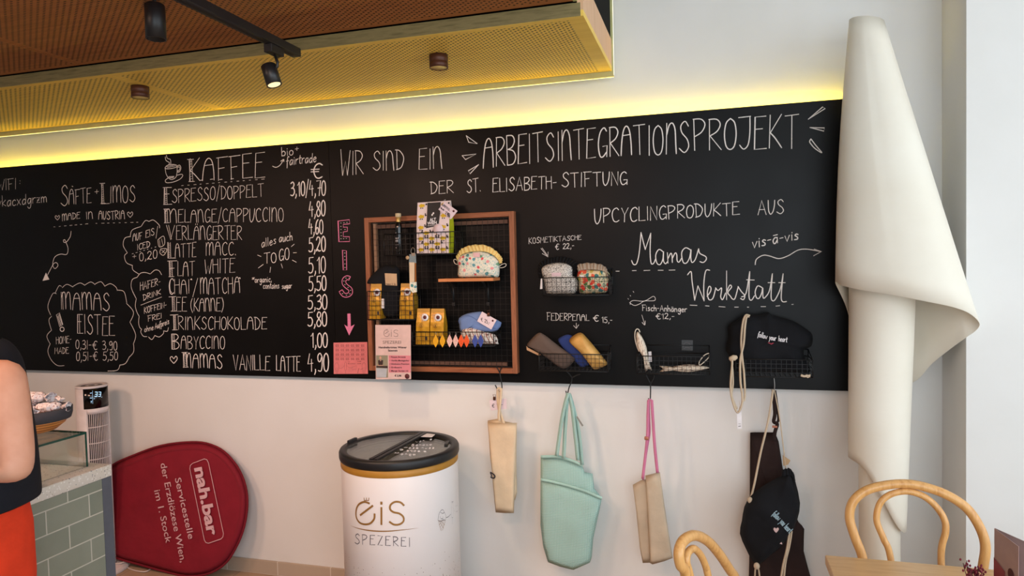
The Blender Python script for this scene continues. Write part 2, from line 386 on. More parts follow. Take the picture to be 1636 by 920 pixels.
g('Ä', .5, *['~0,0 .03,.45 .11,.8 .25,.95 .39,.8 .47,.45 .5,0', '.06,.66 .44,.68', '.17,1.06 .17,1.14', '.33,1.06 .33,1.14']); 
g('0', .36, '~.18,1 .05,.86 0,.5 .05,.12 .18,0 .31,.12 .36,.5 .31,.86 .18,1'); g('1', .22, '0,.78 .16,1 .18,0'); g('2', .38, '~0,.8 .12,1 .3,.92 .32,.68 .16,.36 .0,.1 .03,.05', '~.0,.06 .12,.14 .22,.04 .38,.06')
g('3', .34, '~.02,.9 .2,1 .32,.82 .22,.6 .08,.55', '~.08,.55 .28,.52 .36,.26 .2,.02 .0,.06'); g('4', .38, '.12,1 0,.42 .36,.46', '.26,.68 .27,0'); g('5', .38, '.36,.98 .06,.96 .04,.58', '~.04,.58 .24,.6 .36,.38 .3,.08 .12,0 .0,.08')
g('6', .34, '~.26,1 .1,.8 .02,.4 .06,.08 .2,0 .33,.18 .28,.4 .14,.44 .04,.28'); g('7', .36, '0,.98 .36,1 .22,0', '.12,.5 .36,.52'); g('8', .34, '~.17,.54 .03,.74 .1,.96 .17,1 .27,.94 .3,.76 .17,.54 .0,.26 .08,.03 .17,0 .28,.05 .34,.27 .17,.54')
g('9', .36, '~.34,.8 .2,1 .04,.86 .06,.6 .2,.54 .34,.8 .34,.3 .26,.02 .06,.04'); g('€', .5, '~.5,.9 .36,1 .2,.86 .12,.5 .2,.12 .34,0 .5,.1', '0,.6 .36,.62', '0,.44 .34,.46')
g('/', .24, '0,-.12 .24,1.12'); g(',', .12, '.08,.12 .09,0 .02,-.16'); g('.', .08, '.03,.05 .05,0'); g('-', .26, '.02,.46 .24,.47'); g(':', .1, '.05,.75 .05,.7', '.05,.3 .05,.25'); g('(', .18, '~.16,1.05 .02,.7 .02,.3 .18,-.1'); g(')', .18, '~.02,1.05 .16,.7 .16,.3 0,-.1')
g('+', .3, '0,.45 .3,.47', '.15,.25 .15,.68'); g('°', .14, '~.06,1 .02,.95 .07,.9 .12,.96 .06,1'); g('*', .3, '.02,.7 .28,1', '.02,1 .28,.7', '.15,.65 .15,1.05'); g(' ', .34)
X = .55                                                    # lower case, x-height .55 of the ascender
for ch, w, ss in [('a', .36, ['~.32,.5 .16,.55 .02,.3 .08,.02 .2,.04 .32,.3', '.33,.55 .34,.02']), ('b', .34, ['.0,1 .02,0', '~.02,.4 .18,.55 .33,.34 .26,.04 .02,.02']), ('c', .32, ['~.32,.46 .2,.55 .04,.36 .06,.08 .18,0 .33,.08']),
  ('d', .36, ['~.32,.4 .18,.54 .02,.3 .08,.02 .22,.04 .32,.24', '.32,1 .34,0']), ('e', .34, ['~.03,.28 .3,.34 .26,.52 .14,.54 .02,.3 .1,.02 .2,0 .33,.1']), ('f', .26, ['~.3,.94 .2,1 .12,.85 .1,.4 .1,-.25', '-.02,.5 .26,.54']),
  ('g', .36, ['~.32,.48 .16,.55 .03,.32 .1,.06 .22,.1 .32,.4', '~.33,.55 .34,0 .28,-.36 .14,-.4 .04,-.24']), ('h', .34, ['.0,1 .02,0', '~.02,.36 .16,.54 .28,.46 .32,0']), ('i', .1, ['.04,.54 .06,0', '.05,.74 .05,.78']),
  ('k', .32, ['0,1 .02,0', '.3,.56 .02,.24 .34,0']), ('l', .1, ['.03,1 .05,0']), ('m', .5, ['0,.55 .02,0', '~.02,.38 .12,.55 .22,.44 .24,0', '~.24,.38 .34,.55 .46,.44 .5,0']), ('n', .34, ['0,.55 .02,0', '~.02,.36 .16,.55 .28,.46 .33,0']),
  ('o', .34, ['~.17,.55 .03,.42 .02,.12 .16,0 .31,.12 .32,.42 .17,.55']), ('p', .34, ['0,.55 .02,-.4', '~.02,.4 .18,.55 .33,.34 .26,.06 .03,.06']), ('r', .26, ['0,.55 .02,0', '~.02,.34 .12,.52 .28,.54']), ('s', .3, ['~.28,.48 .16,.56 .06,.44 .24,.22 .22,.04 .02,.04']),
  ('t', .24, ['~.1,.9 .1,.2 .16,.02 .26,.04', '-.02,.62 .26,.64']), ('u', .34, ['~0,.55 .04,.1 .14,0 .28,.2 .32,.55', '.32,.55 .35,0']), ('v', .32, ['0,.55 .15,0 .32,.56']), ('w', .46, ['0,.55 .1,0 .22,.4 .34,0 .46,.55']), ('x', .34, ['0,.55 .34,0', '.32,.56 0,0']), ('y', .32, ['0,.55 .16,.05', '.32,.55 .06,-.4']), ('z', .3, ['0,.52 .28,.54 .02,.02 .3,.03', '.06,.28 .24,.29'])]: g(ch, w, *ss)
g('ä', .36, '~.32,.5 .16,.55 .02,.3 .08,.02 .2,.04 .32,.3', '.33,.55 .34,.02', '.1,.74 .1,.8', '.26,.74 .26,.8'); g('ā', .36, '~.32,.5 .16,.55 .02,.3 .08,.02 .2,.04 .32,.3', '.33,.55 .34,.02', '.06,.78 .34,.8')

YCH = YFB-.0006; _lift = 0
mb_chalk = True
def ribbon(mb, path, w, n=Vector((0, -1, 0)), mi=0, taper=.75):
    """flat chalk stroke of width w (metres) along a path lying on a surface with normal n (vector or one per point)"""
    P = [path[0]]
    for p in path[1:]:
        if (p-P[-1]).length > 1e-5: P.append(p)
    if len(P) < 2: P = [P[0]-Vector((w/2, 0, 0)), P[0]+Vector((w/2, 0, 0))]
    global _lift; _lift = (_lift+1) % 12; _o = _lift*.00004
    k = len(P); vs = []
    for i in range(k):
        a, b = P[max(0, i-1)], P[min(k-1, i+1)]; t = (b-a).normalized()
        nn = n[i] if isinstance(n, list) else n
        sd = t.cross(nn).normalized(); ww = w*(.66 if mb_chalk else .8)*(taper if i in (0, k-1) else 1)/2
        e = t*(w*.25)*(-1 if i == 0 else 1 if i == k-1 else 0)
        vs += [P[i]-sd*ww+e+nn*(_o+i/k*.00003), P[i]+sd*ww+e+nn*(_o+i/k*.00003)]
    mb.add(vs, [(2*i, 2*i+1, 2*i+3, 2*i+2) for i in range(k-1)], False, mi)
def wall_px(x, y): return at(x, y, YCH)
def stroke(mb, pl, w=.005, smooth=True, mapper=wall_px, closed=False):
    q = [(x, y, 0) for x, y in pl]
    if smooth and len(q) > 2: q = cr(q, 5, closed)
    if closed: q = list(q)+[q[0]]
    ribbon(mb, [mapper(p[0], p[1]) for p in q], w)
def write(mb, text, p0, p1, h0, h1=None, w=.005, pointed=False, sp=.13, jit=.03, mapper=wall_px, double=(), slant=0):
    """handwritten line from baseline point p0 to p1 (photograph pixels), capital height h0..h1"""
    if not hasattr(mb, 'marks'): mb.marks = []
    mb.marks.append((len(mb.v), len(mb.f)))
    h1 = h1 or h0; rnd = random.Random(text); gl = []; x = 0
    for ch in text:
        key = {'A': 'a^', 'N': 'n^', 'M': 'm^'}.get(ch, ch) if pointed else ch
        if key not in G: key = '-'
        gl.append((x, key)); x += G[key][0]+sp
    tot = max(x-sp, .05); L = p1[0]-p0[0]
    for i, (gx, key) in enumerate(gl):
        dy = rnd.uniform(-jit, jit); ds = rnd.uniform(1-jit, 1+jit); sl = rnd.uniform(-jit, jit)+slant
        for sm, st in G[key][1]:
            q = [(u, v, 0) for u, v in st]
            if sm: q = cr(q, 4)
            P = []
            for u, v, *_ in [tuple(a) for a in q]:
                t = (gx+u+sl*v)/tot; hh = h0+(h1-h0)*t
                P.append(mapper(p0[0]+L*t, p0[1]+(p1[1]-p0[1])*t-(v*ds+dy)*hh))
            ribbon(mb, P, w*rnd.uniform(.9, 1.1))
def chalk(parent, mb, name='chalk_lettering', m=None):
    mk = [q for q in getattr(mb, 'marks', []) if q[1] > 0]; cuts = [(0, 0)]+mk+[(len(mb.v), len(mb.f))]
    for (v0, f0), (v1, f1) in zip(cuts, cuts[1:]):          # one part per written line
        if f1 == f0: continue
        q = MB(); q.v = mb.v[v0:v1]; q.f = [[i-v0 for i in f] for f in mb.f[f0:f1]]; q.sm = mb.sm[f0:f1]; q.mi = [0]*(f1-f0)
        q.build(name, m or m_chalk, parent, fix=False)
def dashes(mb, a, b, n, w=.004, frac=.45):
    for i in range(n):
        t0 = i/(n-1)*(1-frac/n); t1 = t0+frac/n*random.uniform(.5, 1.2)
        P = [(a[0]+(b[0]-a[0])*t, a[1]+(b[1]-a[1])*t) for t in (t0, t1)]; stroke(mb, P, w, False)
def heart(mb, c, s, w=.004):
    stroke(mb, [(c[0]+s*x, c[1]+s*y) for x, y in ((0,.5),(-.45,0),(-.5,-.35),(-.25,-.5),(0,-.2),(.3,-.55),(.5,-.3),(.4,.05),(0,.5))], w)
def bigstem(mb, x0, y0, x1, y1, sx=5, bar=True, w=.0045):
    """the doubled, hatched stem of a drop capital"""
    stroke(mb, [(x0, y0), (x1, y1)], w, False); stroke(mb, [(x0+sx, y0), (x1+sx, y1)], w, False)
    for i in range(1, 9):
        t = i/9; stroke(mb, [(x0+(x1-x0)*t+.3, y0+(y1-y0)*t), (x0+(x1-x0)*t+sx-.3, y0+(y1-y0)*t-1)], .0025, False)
    if bar: stroke(mb, [(x0-2.5, y0), (x0+sx+3, y0-.4)], w, False); stroke(mb, [(x1-2.5, y1), (x1+sx+2.5, y1-.3)], w, False)

# ---- coffee list
b = MB(); w5 = .0055
write(b, 'KAFFEE', (303, 290), (422.5, 283), 35, 39.5, .0062)
bigstem(b, 302, 254.8, 304, 290, 4.2, True, .005)
for x, y in ((322, 288), (338, 286.5), (353, 286.8), (371, 285.8)): stroke(b, [(x-2, y), (x+2, y-.4)], .006, False)
dashes(b, (290, 296.5), (422, 286), 14)
chalk(bdL, b)
b = MB()   # cup with steam and saucer
k = lambda s: zp(pts(s), 250, 230, 9.2)
for s in ('125,350 160,315 240,300 300,315 290,340 220,360 150,365 125,350', '128,350 140,430 170,490 210,520 250,515 290,480 305,400 302,320', '303,330 335,310 358,340 350,390 325,415 305,405', '312,345 335,335 345,360 325,395 310,390',
          '170,500 130,535 150,568 240,560 340,520 385,470 370,445 300,460', '145,165 160,210 205,230 210,300', '130,190 140,240 190,275 180,300', '150,335 250,310', '160,350 280,320', '180,480 260,475', '195,500 250,495', '185,490 255,485'):
    stroke(b, k(s), .0045)
chalk(bdL, b, 'chalk_drawing')
rows = [('E', 'SPRESSO/DOPPELT', (262, 326.7, 27, 12), (275, 324), (421.5, 314), 21, 20), ('M', 'ELANGE/CAPPUCCINO', (263, 356, 22, 19), (285, 355.5), (453, 353.5), 20, 22),
 ('V', 'ERLÄNGERTER', (266, 383, 23, 13), (282, 383), (386, 382.5), 22, 22), ('L', 'ATTE', (268, 412.3, 25, 12), (280, 411), (313, 411), 21, 23), ('F', 'LAT', (269, 442, 25, 13), (284, 441), (311, 440), 23, 23),
 ('C', 'HAI', (270, 470, 25, 7.5), (279, 470), (302.5, 469), 23, 22), ('T', 'EE', (270, 497, 23, 11), (282, 497), (298, 498), 22, 22), ('T', 'RINKSCHOKOLADE', (272, 527, 24, 12.5), (285, 526.5), (426, 526), 21, 19),
 ('B', 'ABYCCINO', (274, 557.6, 24, 12), (289, 557), (359, 557), 20, 20)]
for cap, rest, (x, y, h, cw), p0, p1, h0, h1 in rows:
    b = MB(); write(b, cap, (x, y), (x+cw, y), h, w=.0055, jit=0)
    st = {'E': 1, 'M': 1, 'V': 2, 'L': 1, 'F': 2.5, 'C': 0, 'T': 5, 'B': 1}[cap]
    if cap == 'V': stroke(b, [(x+3.5, y-h), (x+8, y-1)], .005, False)
    elif cap == 'C': stroke(b, zp(pts('205,345 195,420 205,500 225,530'), 250, 410, 9.2), .005)
    else: bigstem(b, x+st, y-h, x+st+.8, y, 3.2, cap in 'EMFT')
    write(b, rest, p0, p1, h0, h1, w5*.82)
    if rest == 'ATTE': write(b, 'MACC.', (329, 408.5), (377, 407), 21, 21, w5*.82)
    if rest == 'LAT': write(b, 'WHITE', (327, 437), (375, 435.5), 23, 22, w5*.82)
    if rest == 'HAI':
        write(b, '/', (308, 471), (316, 471), 24, w=w5*.8); write(b, 'MATCHA', (320, 470), (383, 468), 26, 25, w5*.82)
        for q in ((305.5, 446.5), (382.8, 444.5)): stroke(b, [(q[0]-1, q[1]), (q[0]+.5, q[1]-1), (q[0]+1, q[1]+.6)], .006)
    if rest == 'EE': write(b, '(KANNE)', (305, 497), (357, 497), 20.5, 20.5, w5*.8)
    chalk(bdL, b)
b = MB(); heart(b, (277.7, 575), 11, .006); write(b, 'MAMAS', (293, 587), (355, 588.5), 23, 22, .0062); bigstem(b, 293, 563, 295, 586.5, 3.6)
write(b, 'VANILLE', (373, 590.5), (431, 592), 24, 23, .0058, True); write(b, 'LATTE', (441.6, 592), (480, 594), 23.5, 24, .0058); chalk(bdL, b)
for t, p0, p1, h0, h1 in [('€', (497, 284.7), (514.5, 284.5), 23.5, 23.5), ('3,10/4,70', (464.5, 313), (520, 312), 22, 24), ('4,80', (494, 345.5), (519.5, 345), 23, 25), ('4,60', (493.5, 374), (516, 373.5), 23, 23), ('5,20', (493.5, 402.5), (520, 401.5), 23, 24),
   ('5,10', (493, 436), (520, 436), 25, 26), ('5,50', (493.5, 464.5), (521, 463.5), 23, 24), ('5,30', (492, 494), (522.5, 494), 22, 24), ('5,80', (492, 521), (522, 521), 22.5, 23.5), ('1,00', (497, 554.5), (523, 555), 22.5, 23.5), ('4,90', (492, 593.5), (525, 593), 28, 29)]:
    b = MB(); write(b, t, p0, p1, h0, h1, .0085, sp=.1, jit=.015); chalk(bdL, b, 'chalk_price')
b = MB(); write(b, 'bio', (450, 249.5), (468.5, 247.5), 14, w=.0058); write(b, '+', (471.5, 243.5), (477, 243), 12, w=.005)
write(b, 'fairtrade', (457.5, 264.5), (505, 258.5), 14.5, w=.0058, slant=.05); k = lambda s: zp(pts(s), 390, 220, 9.2)
stroke(b, k('418,418 470,435 530,400 582,320')); stroke(b, k('540,345 582,318 585,352')); chalk(bdL, b)
b = MB(); write(b, 'alles', (418, 395.5), (441, 389), 13.5, w=.005); write(b, 'auch', (446, 387), (467, 383.5), 13.5, w=.005); write(b, 'TO', (422, 421), (441.5, 419), 16, 16, .0052); write(b, 'GO', (446, 416), (462, 414), 18.5, w=.0052)
for s in ('200,805 250,825', '695,680 735,645', '725,770 770,768'): stroke(b, zp(pts(s), 390, 320, 9.2), .005)
for s in ('710,50 765,80', '280,115 210,165', '390,155 380,230', '545,105 565,165'): stroke(b, zp(pts(s), 390, 410, 9.2), .005)
chalk(bdL, b)
b = MB(); write(b, '*', (402.5, 452.5), (407, 452), 9, w=.004); write(b, 'organic,', (407.5, 451.5), (434, 450), 9.5, w=.0042); write(b, 'contains', (420.5, 461), (446, 460.5), 9.5, w=.0042); write(b, 'sugar', (450.5, 461.5), (466, 460), 9, w=.0042); chalk(bdL, b)
# ---- left column
b = MB(); write(b, 'WIFI', (-4, 304.5), (25.5, 302), 17.5, w=.0045); write(b, ':', (31, 295.5), (32.5, 295.5), 9, w=.005); write(b, 'vkacxdgrzm', (-4, 330.5), (74.5, 323), 17, 16, .0055); chalk(bdL, b)
b = MB(); write(b, 'S', (97.5, 330), (108.5, 329.5), 33, w=.0055); write(b, 'AFTE', (110, 326), (145.5, 324), 23, 24, .0052); stroke(b, [(115.3, 297.5), (116.5, 298)], .007, False)
write(b, '+', (151.5, 313), (157.5, 312.5), 14, w=.005); write(b, 'L', (162, 325), (174, 324.5), 32, w=.0055); bigstem(b, 162, 293, 163.5, 325, 2.6); write(b, 'IMOS', (176, 324), (216, 323), 26, 27, .0052); chalk(bdL, b)
b = MB(); heart(b, (91.8, 348), 7); write(b, 'MADE', (99.5, 353), (127.5, 348.5), 11, 9.5, .0048); write(b, 'IN', (138, 350), (148, 349.5), 11.5, w=.0048); write(b, 'AUSTRIA', (157.5, 350.5), (199, 350), 13, 13.5, .0048); heart(b, (208, 343), 8.5)
dashes(b, (86, 362.5), (140, 357.5), 7); dashes(b, (153, 356.8), (222, 355), 8); chalk(bdL, b)
b = MB(); k = lambda s: zp(pts(s), 50, 360, 9.2); stroke(b, k('585,85 570,170 515,245 480,248 472,220 492,212 510,250 540,340 520,425 430,422 350,460 318,540 320,600 350,635 392,590 370,548 330,562 290,630 238,730'), .0048)
q = k('215,695 165,815 265,795'); b.add([wall_px(*p) for p in q], [(0, 1, 2)]); chalk(bdL, b, 'chalk_drawing')
def cloud(sets, w=.0042):
    b = MB()
    for (x0, y0, kk), ss in sets:
        for s in ss: stroke(b, zp(pts(s), x0, y0, kk), w)
    return b
b = cloud([((180, 340, 7.67), ['575,185 570,150 500,88 445,105', '445,105 400,95 350,165', '345,168 240,210 215,290', '220,290 150,310 130,400 180,488', '180,488 145,530 170,610 245,645', '240,645 250,700 320,748', '555,330 625,285 635,385 570,415 555,330', '575,335 580,405', '600,320 615,390', '590,440 660,440 655,480 620,520 580,490 590,440', '600,455 640,490', '640,455 605,490'])])
write(b, 'AUF', (212, 385.5), (227, 381.5), 11, w=.0045); write(b, 'EIS', (233, 379.5), (246.5, 375.5), 11, w=.0045); stroke(b, [(249.3, 380.5), (252, 361.5)], .0042, False); write(b, 'ICED', (219.5, 399.5), (239.5, 394.5), 9.5, w=.0045)
dashes(b, (211, 405.5), (250, 394), 7); write(b, '+', (211.5, 415.5), (217.5, 415), 12, w=.0042); write(b, '0,20', (223, 417), (251, 412.5), 13.5, w=.0045); chalk(bdL, b)
b = cloud([((180, 430, 7.67), ['600,68 570,20 520,10 465,55', '460,58 400,40 340,50 300,100', '300,100 240,130 230,230 290,362', '290,362 278,450 300,530 325,575', '325,575 318,650 330,710 355,735', '355,735 345,770 375,820 420,825', '440,830 480,862 515,815', '515,810 570,830 620,790 625,760', '625,755 670,760 683,715', '345,440 600,340'])])
write(b, 'HAFER-', (224, 464), (256, 454.5), 13, 10, .0045, True); write(b, 'DRINK', (229, 480), (256.5, 470), 9, 8, .0045, True); write(b, 'KOFFEIN-', (230.5, 501), (266, 491), 10, 8.5, .0045, True)
write(b, 'FREI', (236.5, 514), (258, 508), 9, 8, .0045, True); write(b, 'ohne', (231, 530.5), (245, 526.5), 9, w=.0045); write(b, 'Aufpreis', (247.5, 526), (270, 517), 9.5, w=.0045, pointed=True); chalk(bdL, b)
b = cloud([((70, 440, 9.2), ['260,160 220,155 165,265', '185,268 130,270 60,450 100,580', '115,600 75,660 115,810', '270,180 340,130 430,170', '430,160 530,110 605,145', '605,140 690,95 755,135', '755,125 840,92 900,160', '900,155 980,120 1060,170 1080,220', '1080,215 1180,240 1220,400', '1215,408 1320,540 1265,690']),
   ((70, 500, 9.2), ['105,258 45,340 90,450', '95,450 60,560 110,690 200,770 300,772', '1270,140 1350,320 1315,460', '1320,460 1320,570 1260,645', '1260,640 1200,740 1120,765', '1120,760 1080,840 940,852'])])
write(b, 'MAMAS', (98, 494), (175, 496), 27, 28, .0062); stroke(b, [(99.5, 467), (101, 494)], .006, False)
write(b, 'EISTEE', (124, 532.5), (183, 536.5), 31, 31, .0062); stroke(b, [(126.5, 502), (127.5, 532)], .006, False)
for s in ('185,580 230,550 280,720 235,755 185,580', '200,600 250,740', '220,575 265,715', '210,590 255,735', '232,570 275,725'): stroke(b, zp(pts(s), 70, 440, 9.2), .005, False)
stroke(b, [(99.3+3.2*cos(t*pi/5), 525.9+3.4*sin(t*pi/5)) for t in range(10)], .007, True, closed=True)
write(b, 'HOME-', (90, 549.5), (114, 547), 11, w=.0045, pointed=True); write(b, 'MADE', (87.5, 565), (109.5, 564.5), 9.5, w=.0045, pointed=True)
write(b, '0,3l-€ 3,90', (121, 557), (187, 559.5), 14, 14, .0048); write(b, '0,5l-€ 5,50', (122, 576.5), (188, 575), 14.5, 13, .0048); chalk(bdL, b)
# ---- right board
b = MB(); write(b, 'WIR', (544, 280), (580, 278), 42, 36, .0058); write(b, 'SIND', (596, 272.5), (645, 271.5), 31, 31, .0058); write(b, 'EIN', (669.5, 270), (706, 270), 32, 35, .0058); chalk(bdR, b)
b = MB(); write(b, 'DER', (688, 310), (724, 308), 19.5, w=.0055); write(b, 'ST.', (746, 308), (768, 305.5), 21, w=.0055); write(b, 'ELISABETH-', (787.5, 307), (889, 300.5), 22, 19, .0055, True); write(b, 'STIFTUNG', (897.6, 299.5), (1002, 294.5), 23.5, 20.5, .006, True); chalk(bdR, b)
b = MB(); write(b, 'ARBEITS', (772, 269), (885, 257), 47, 46, .007); write(b, 'INTEGRA', (891, 257.5), (1009, 247), 47, 47, .007); write(b, 'TIONS', (1013, 248), (1101, 244.5), 48, 49, .007); write(b, 'PROJEKT', (1109, 241), (1275, 236), 49, 54, .007)
for s in ('115,205 145,285 250,303 115,205', '65,450 235,430 105,497 65,450', '265,560 140,635 160,672 265,560'): stroke(b, zp(pts(s), 730, 190, 7.665), .006, False)
for s in ('1350,225 1520,80 1550,98 1350,225', '1370,325 1540,330 1535,368 1370,325'): stroke(b, zp(pts(s), 1110, 160, 7.436), .006, False)
stroke(b, zp(pts('1380,460 1365,490 1380,520 1430,575 1510,625 1440,540 1380,460'), 1110, 160, 7.436), .006); chalk(bdR, b)
b = MB(); write(b, 'UPCYCLINGPRODUKTE', (950, 357), (1181, 343), 23, 20, .0055, True); write(b, 'AUS', (1211, 343.5), (1252, 341.5), 23, 22, .0055, True); chalk(bdR, b)
b = MB(); k = lambda s: zp(pts(s), 980, 360, 4.812)
for s in ('140,270 155,300 180,290 200,200 212,55', '212,55 228,120 245,185', '245,185 287,60', '287,60 282,200 290,290 310,290 325,255', '385,205 350,185 325,230 335,290 360,300 380,260 385,200 385,270 400,295 415,280', '415,210 420,290', '420,255 440,215 450,230 453,285', '453,255 475,212 487,225 490,270 505,282 525,250',
          '595,190 555,172 525,210 535,280 560,290 585,250 597,185 595,250 605,285 630,260 655,180', '655,180 665,215 710,240 712,265 690,285 665,278'): stroke(b, k(s), .0062)
for s in ('20,352 45,352', '145,348 175,347', '235,347 280,345', '345,345 382,345', '428,344 473,343'): stroke(b, k(s), .005, False)
chalk(bdR, b)
b = MB()
for s in ('570,380 597,355 605,430 625,575', '625,575 650,465', '650,465 697,580', '697,580 695,450 710,350 740,345', '720,545 745,510 750,480 735,470 722,520 735,570 765,560 785,490', '785,480 805,500 830,480 830,510 825,550 840,570 862,520', '870,350 870,570', '870,510 895,460 908,475 880,515 900,545 915,565 935,560 960,470', '958,470 985,510 1010,540 1000,570 978,562',
          '985,550 1020,520 1048,355', '1048,355 1042,540 1060,575 1085,540', '1025,418 1082,420', '1145,480 1110,465 1090,510 1100,555 1120,560 1140,520 1148,480 1150,550 1165,555 1200,500 1222,372', '1222,372 1212,540 1225,580 1250,560 1285,480 1305,372', '1190,440 1240,440', '1305,372 1290,540 1300,585 1330,585', '1272,440 1320,440'): stroke(b, k(s), .0062)
for s in ('590,613 642,615', '708,618 735,620', '812,624 858,627', '932,628 960,628', '1030,628 1040,628', '1135,624 1170,624', '1250,620 1278,617', '1372,608 1382,607'): stroke(b, k(s), .005, False)
chalk(bdR, b)
b = MB(); write(b, 'vis-ā-vis', (1202, 396.5), (1275.5, 382), 17, 16, .0065); stroke(b, k('1090,302 1100,260 1150,230 1200,235 1270,255 1340,235 1420,190 1490,183 1590,200'), .0055); stroke(b, k('1545,183 1600,200 1540,233'), .0055, False); chalk(bdR, b)
b = MB(); write(b, 'KOSMETIKTASCHE', (845, 389.5), (928.5, 382.5), 9.5, 7, .0032, True); write(b, '€ 22,-', (887, 399), (917, 396.5), 9, w=.0038); k = lambda s: zp(pts(s), 835, 365, 8)
for s in ('235,255 310,350', '250,250 318,345', '250,320 325,362 325,300'): stroke(b, k(s), .0038, False)
chalk(bdR, b)
b = MB(); write(b, 'FEDERPENAL', (874, 511.5), (941, 512), 12, 9.5, .0034); write(b, '€', (947.5, 513), (956, 513), 9.5, w=.0038); write(b, '15,-', (961.5, 515), (978, 516), 9, w=.0038)
for s in ('278,540 278,563', '265,552 278,566 290,548'): stroke(b, zp(pts(s), 830, 340, 3.066), .0038, False)
chalk(bdR, b)
b = MB(); write(b, 'Fisch-Anhänger', (1026, 496), (1097, 498.5), 9.5, w=.0038, pointed=True); write(b, '€12,-', (1048, 509.5), (1077, 509.5), 9, w=.0038); k = lambda s: zp(pts(s), 990, 455, 5.933)
for s in ('95,170 130,148 235,153 320,108 332,148 235,153 190,180 140,195 95,170', '210,285 238,378', '212,355 238,380 242,340', '105,172 100,185'): stroke(b, k(s), .003)
for s in ('78,130 84,136', '100,100 104,106', '128,62 134,70'): stroke(b, k(s), .004, False)
chalk(bdR, b)
# pink EIS with dots and arrow
b = MB(); k = lambda s: zp(pts(s), 530, 340, 4.6)
for s in ('45,60 130,50 133,80 85,85 85,105 115,105 115,135 85,140 85,175 130,175 132,210 52,212 45,60', '78,275 108,278 110,420 85,420 78,275', '80,277 86,418', '49,62 55,210'): stroke(b, k(s), .0055, False)
mid = [Vector((x, y, 0)) for x, y in pts('132,482 112,476 92,492 92,520 112,542 135,560 138,588 118,604 88,602 66,572')]; mid = [Vector(p) for p in cr(mid, 3)]; L_, R_ = [], []
for i, p in enumerate(mid):
    t = (mid[min(i+1, len(mid)-1)]-mid[max(i-1, 0)]).normalized(); s_ = Vector((-t.y, t.x, 0))*14; L_.append((p+s_)[:2]); R_.append((p-s_)[:2])
stroke(b, zp(L_+R_[::-1]+[L_[0]], 530, 340, 4.6), .0055, False)
q = [wall_px(*p) for p in k('115,740 138,740 140,835 168,820 128,900 92,820 117,837')]; b.add(q, [(0, 1, 2, 3, 4, 5, 6)]); chalk(bdR, b, 'chalk_lettering', m_pink)
b = MB()
for s in ('68,75', '90,72', '112,70', '67,100', '68,122', '68,145', '70,168', '68,190', '88,190', '108,188', '98,122', '96,295', '96,320', '97,345', '97,375', '98,402') + tuple('%f,%f' % tuple(p[:2]) for p in mid[1::3]): q = k(s)[0]; stroke(b, [(q[0]-.5, q[1]), (q[0]+.5, q[1])], .0045, False)
chalk(bdR, b, 'chalk_dots')
mb_chalk = False
# ------------------------------------------------------------------ helpers for things hung on the wall
NV = Vector((0, -1, 0))
def PL(pl, Y): return [at(x, y, Y) for x, y in pl]
def S(s, x0, y0, k, Y, n=0, closed=True):
    q = zp(pts(s), x0, y0, k)
    if n: q = [tuple(p[:2]) for p in cr([(x, y, 0) for x, y in q], n, closed)]
    return PL(q, Y)
def sheet(mb, P, th=.0012, mi=0): return mb.prism(P, (0, th, 0), mi=mi)
_tc = {}
def text_geo(s, bold=0):
    if (s, bold) in _tc: return _tc[s, bold]
    cu = bpy.data.curves.new('t', 'FONT'); cu.body = s; cu.size = 1; cu.offset = bold; cu.resolution_u = 3; cu.fill_mode = 'FRONT'
    o = bpy.data.objects.new('t', cu); COL.objects.link(o)
    bpy.context.view_layer.update(); me = o.evaluated_get(bpy.context.evaluated_depsgraph_get()).to_mesh()
    V = [(v.co.x, v.co.y) for v in me.vertices]; Fs = [tuple(p.vertices) for p in me.polygons]
    o.to_mesh_clear(); bpy.data.objects.remove(o); bpy.data.curves.remove(cu)
    xs = [v[0] for v in V] or [0, 1]; x0, x1 = min(xs), max(xs)
    _tc[s, bold] = ([((x-x0)/(x1-x0), y) for x, y in V], Fs, x1-x0); return _tc[s, bold]
def print_text(mb, s, o, e, h, mapper, bold=0, mi=0, up=None):
    """printed line from baseline pixel o to e, capital height h px; up = pixel direction of the letters' height"""
    V, Fs, w = text_geo(s, bold); dx, dy = e[0]-o[0], e[1]-o[1]; L = sqrt(dx*dx+dy*dy)
    ux, uy = up or (dy/L, -dx/L)
    mb.add([mapper(o[0]+dx*u+ux*v*h/.72, o[1]+dy*u+uy*v*h/.72) for u, v in V], Fs, False, mi); return mb
def onY(Y): return lambda x, y: at(x, y, Y)
def rod(mb, a, b, r=.0022, seg=6): return mb.tube([a, b], r, seg)
m_wire = M('black_wire', (22, 22, 23), .45, .3); m_gridw = M('grid_wire', (44, 41, 39), .45, .6)
m_card = M('lilac_card', (226, 206, 212), .8); m_ink = M('ink', (40, 30, 34), .8); m_tagw = M('white_tag', (232, 228, 230), .8)
m_brown = M('brown_sticker', (88, 34, 36), .7)

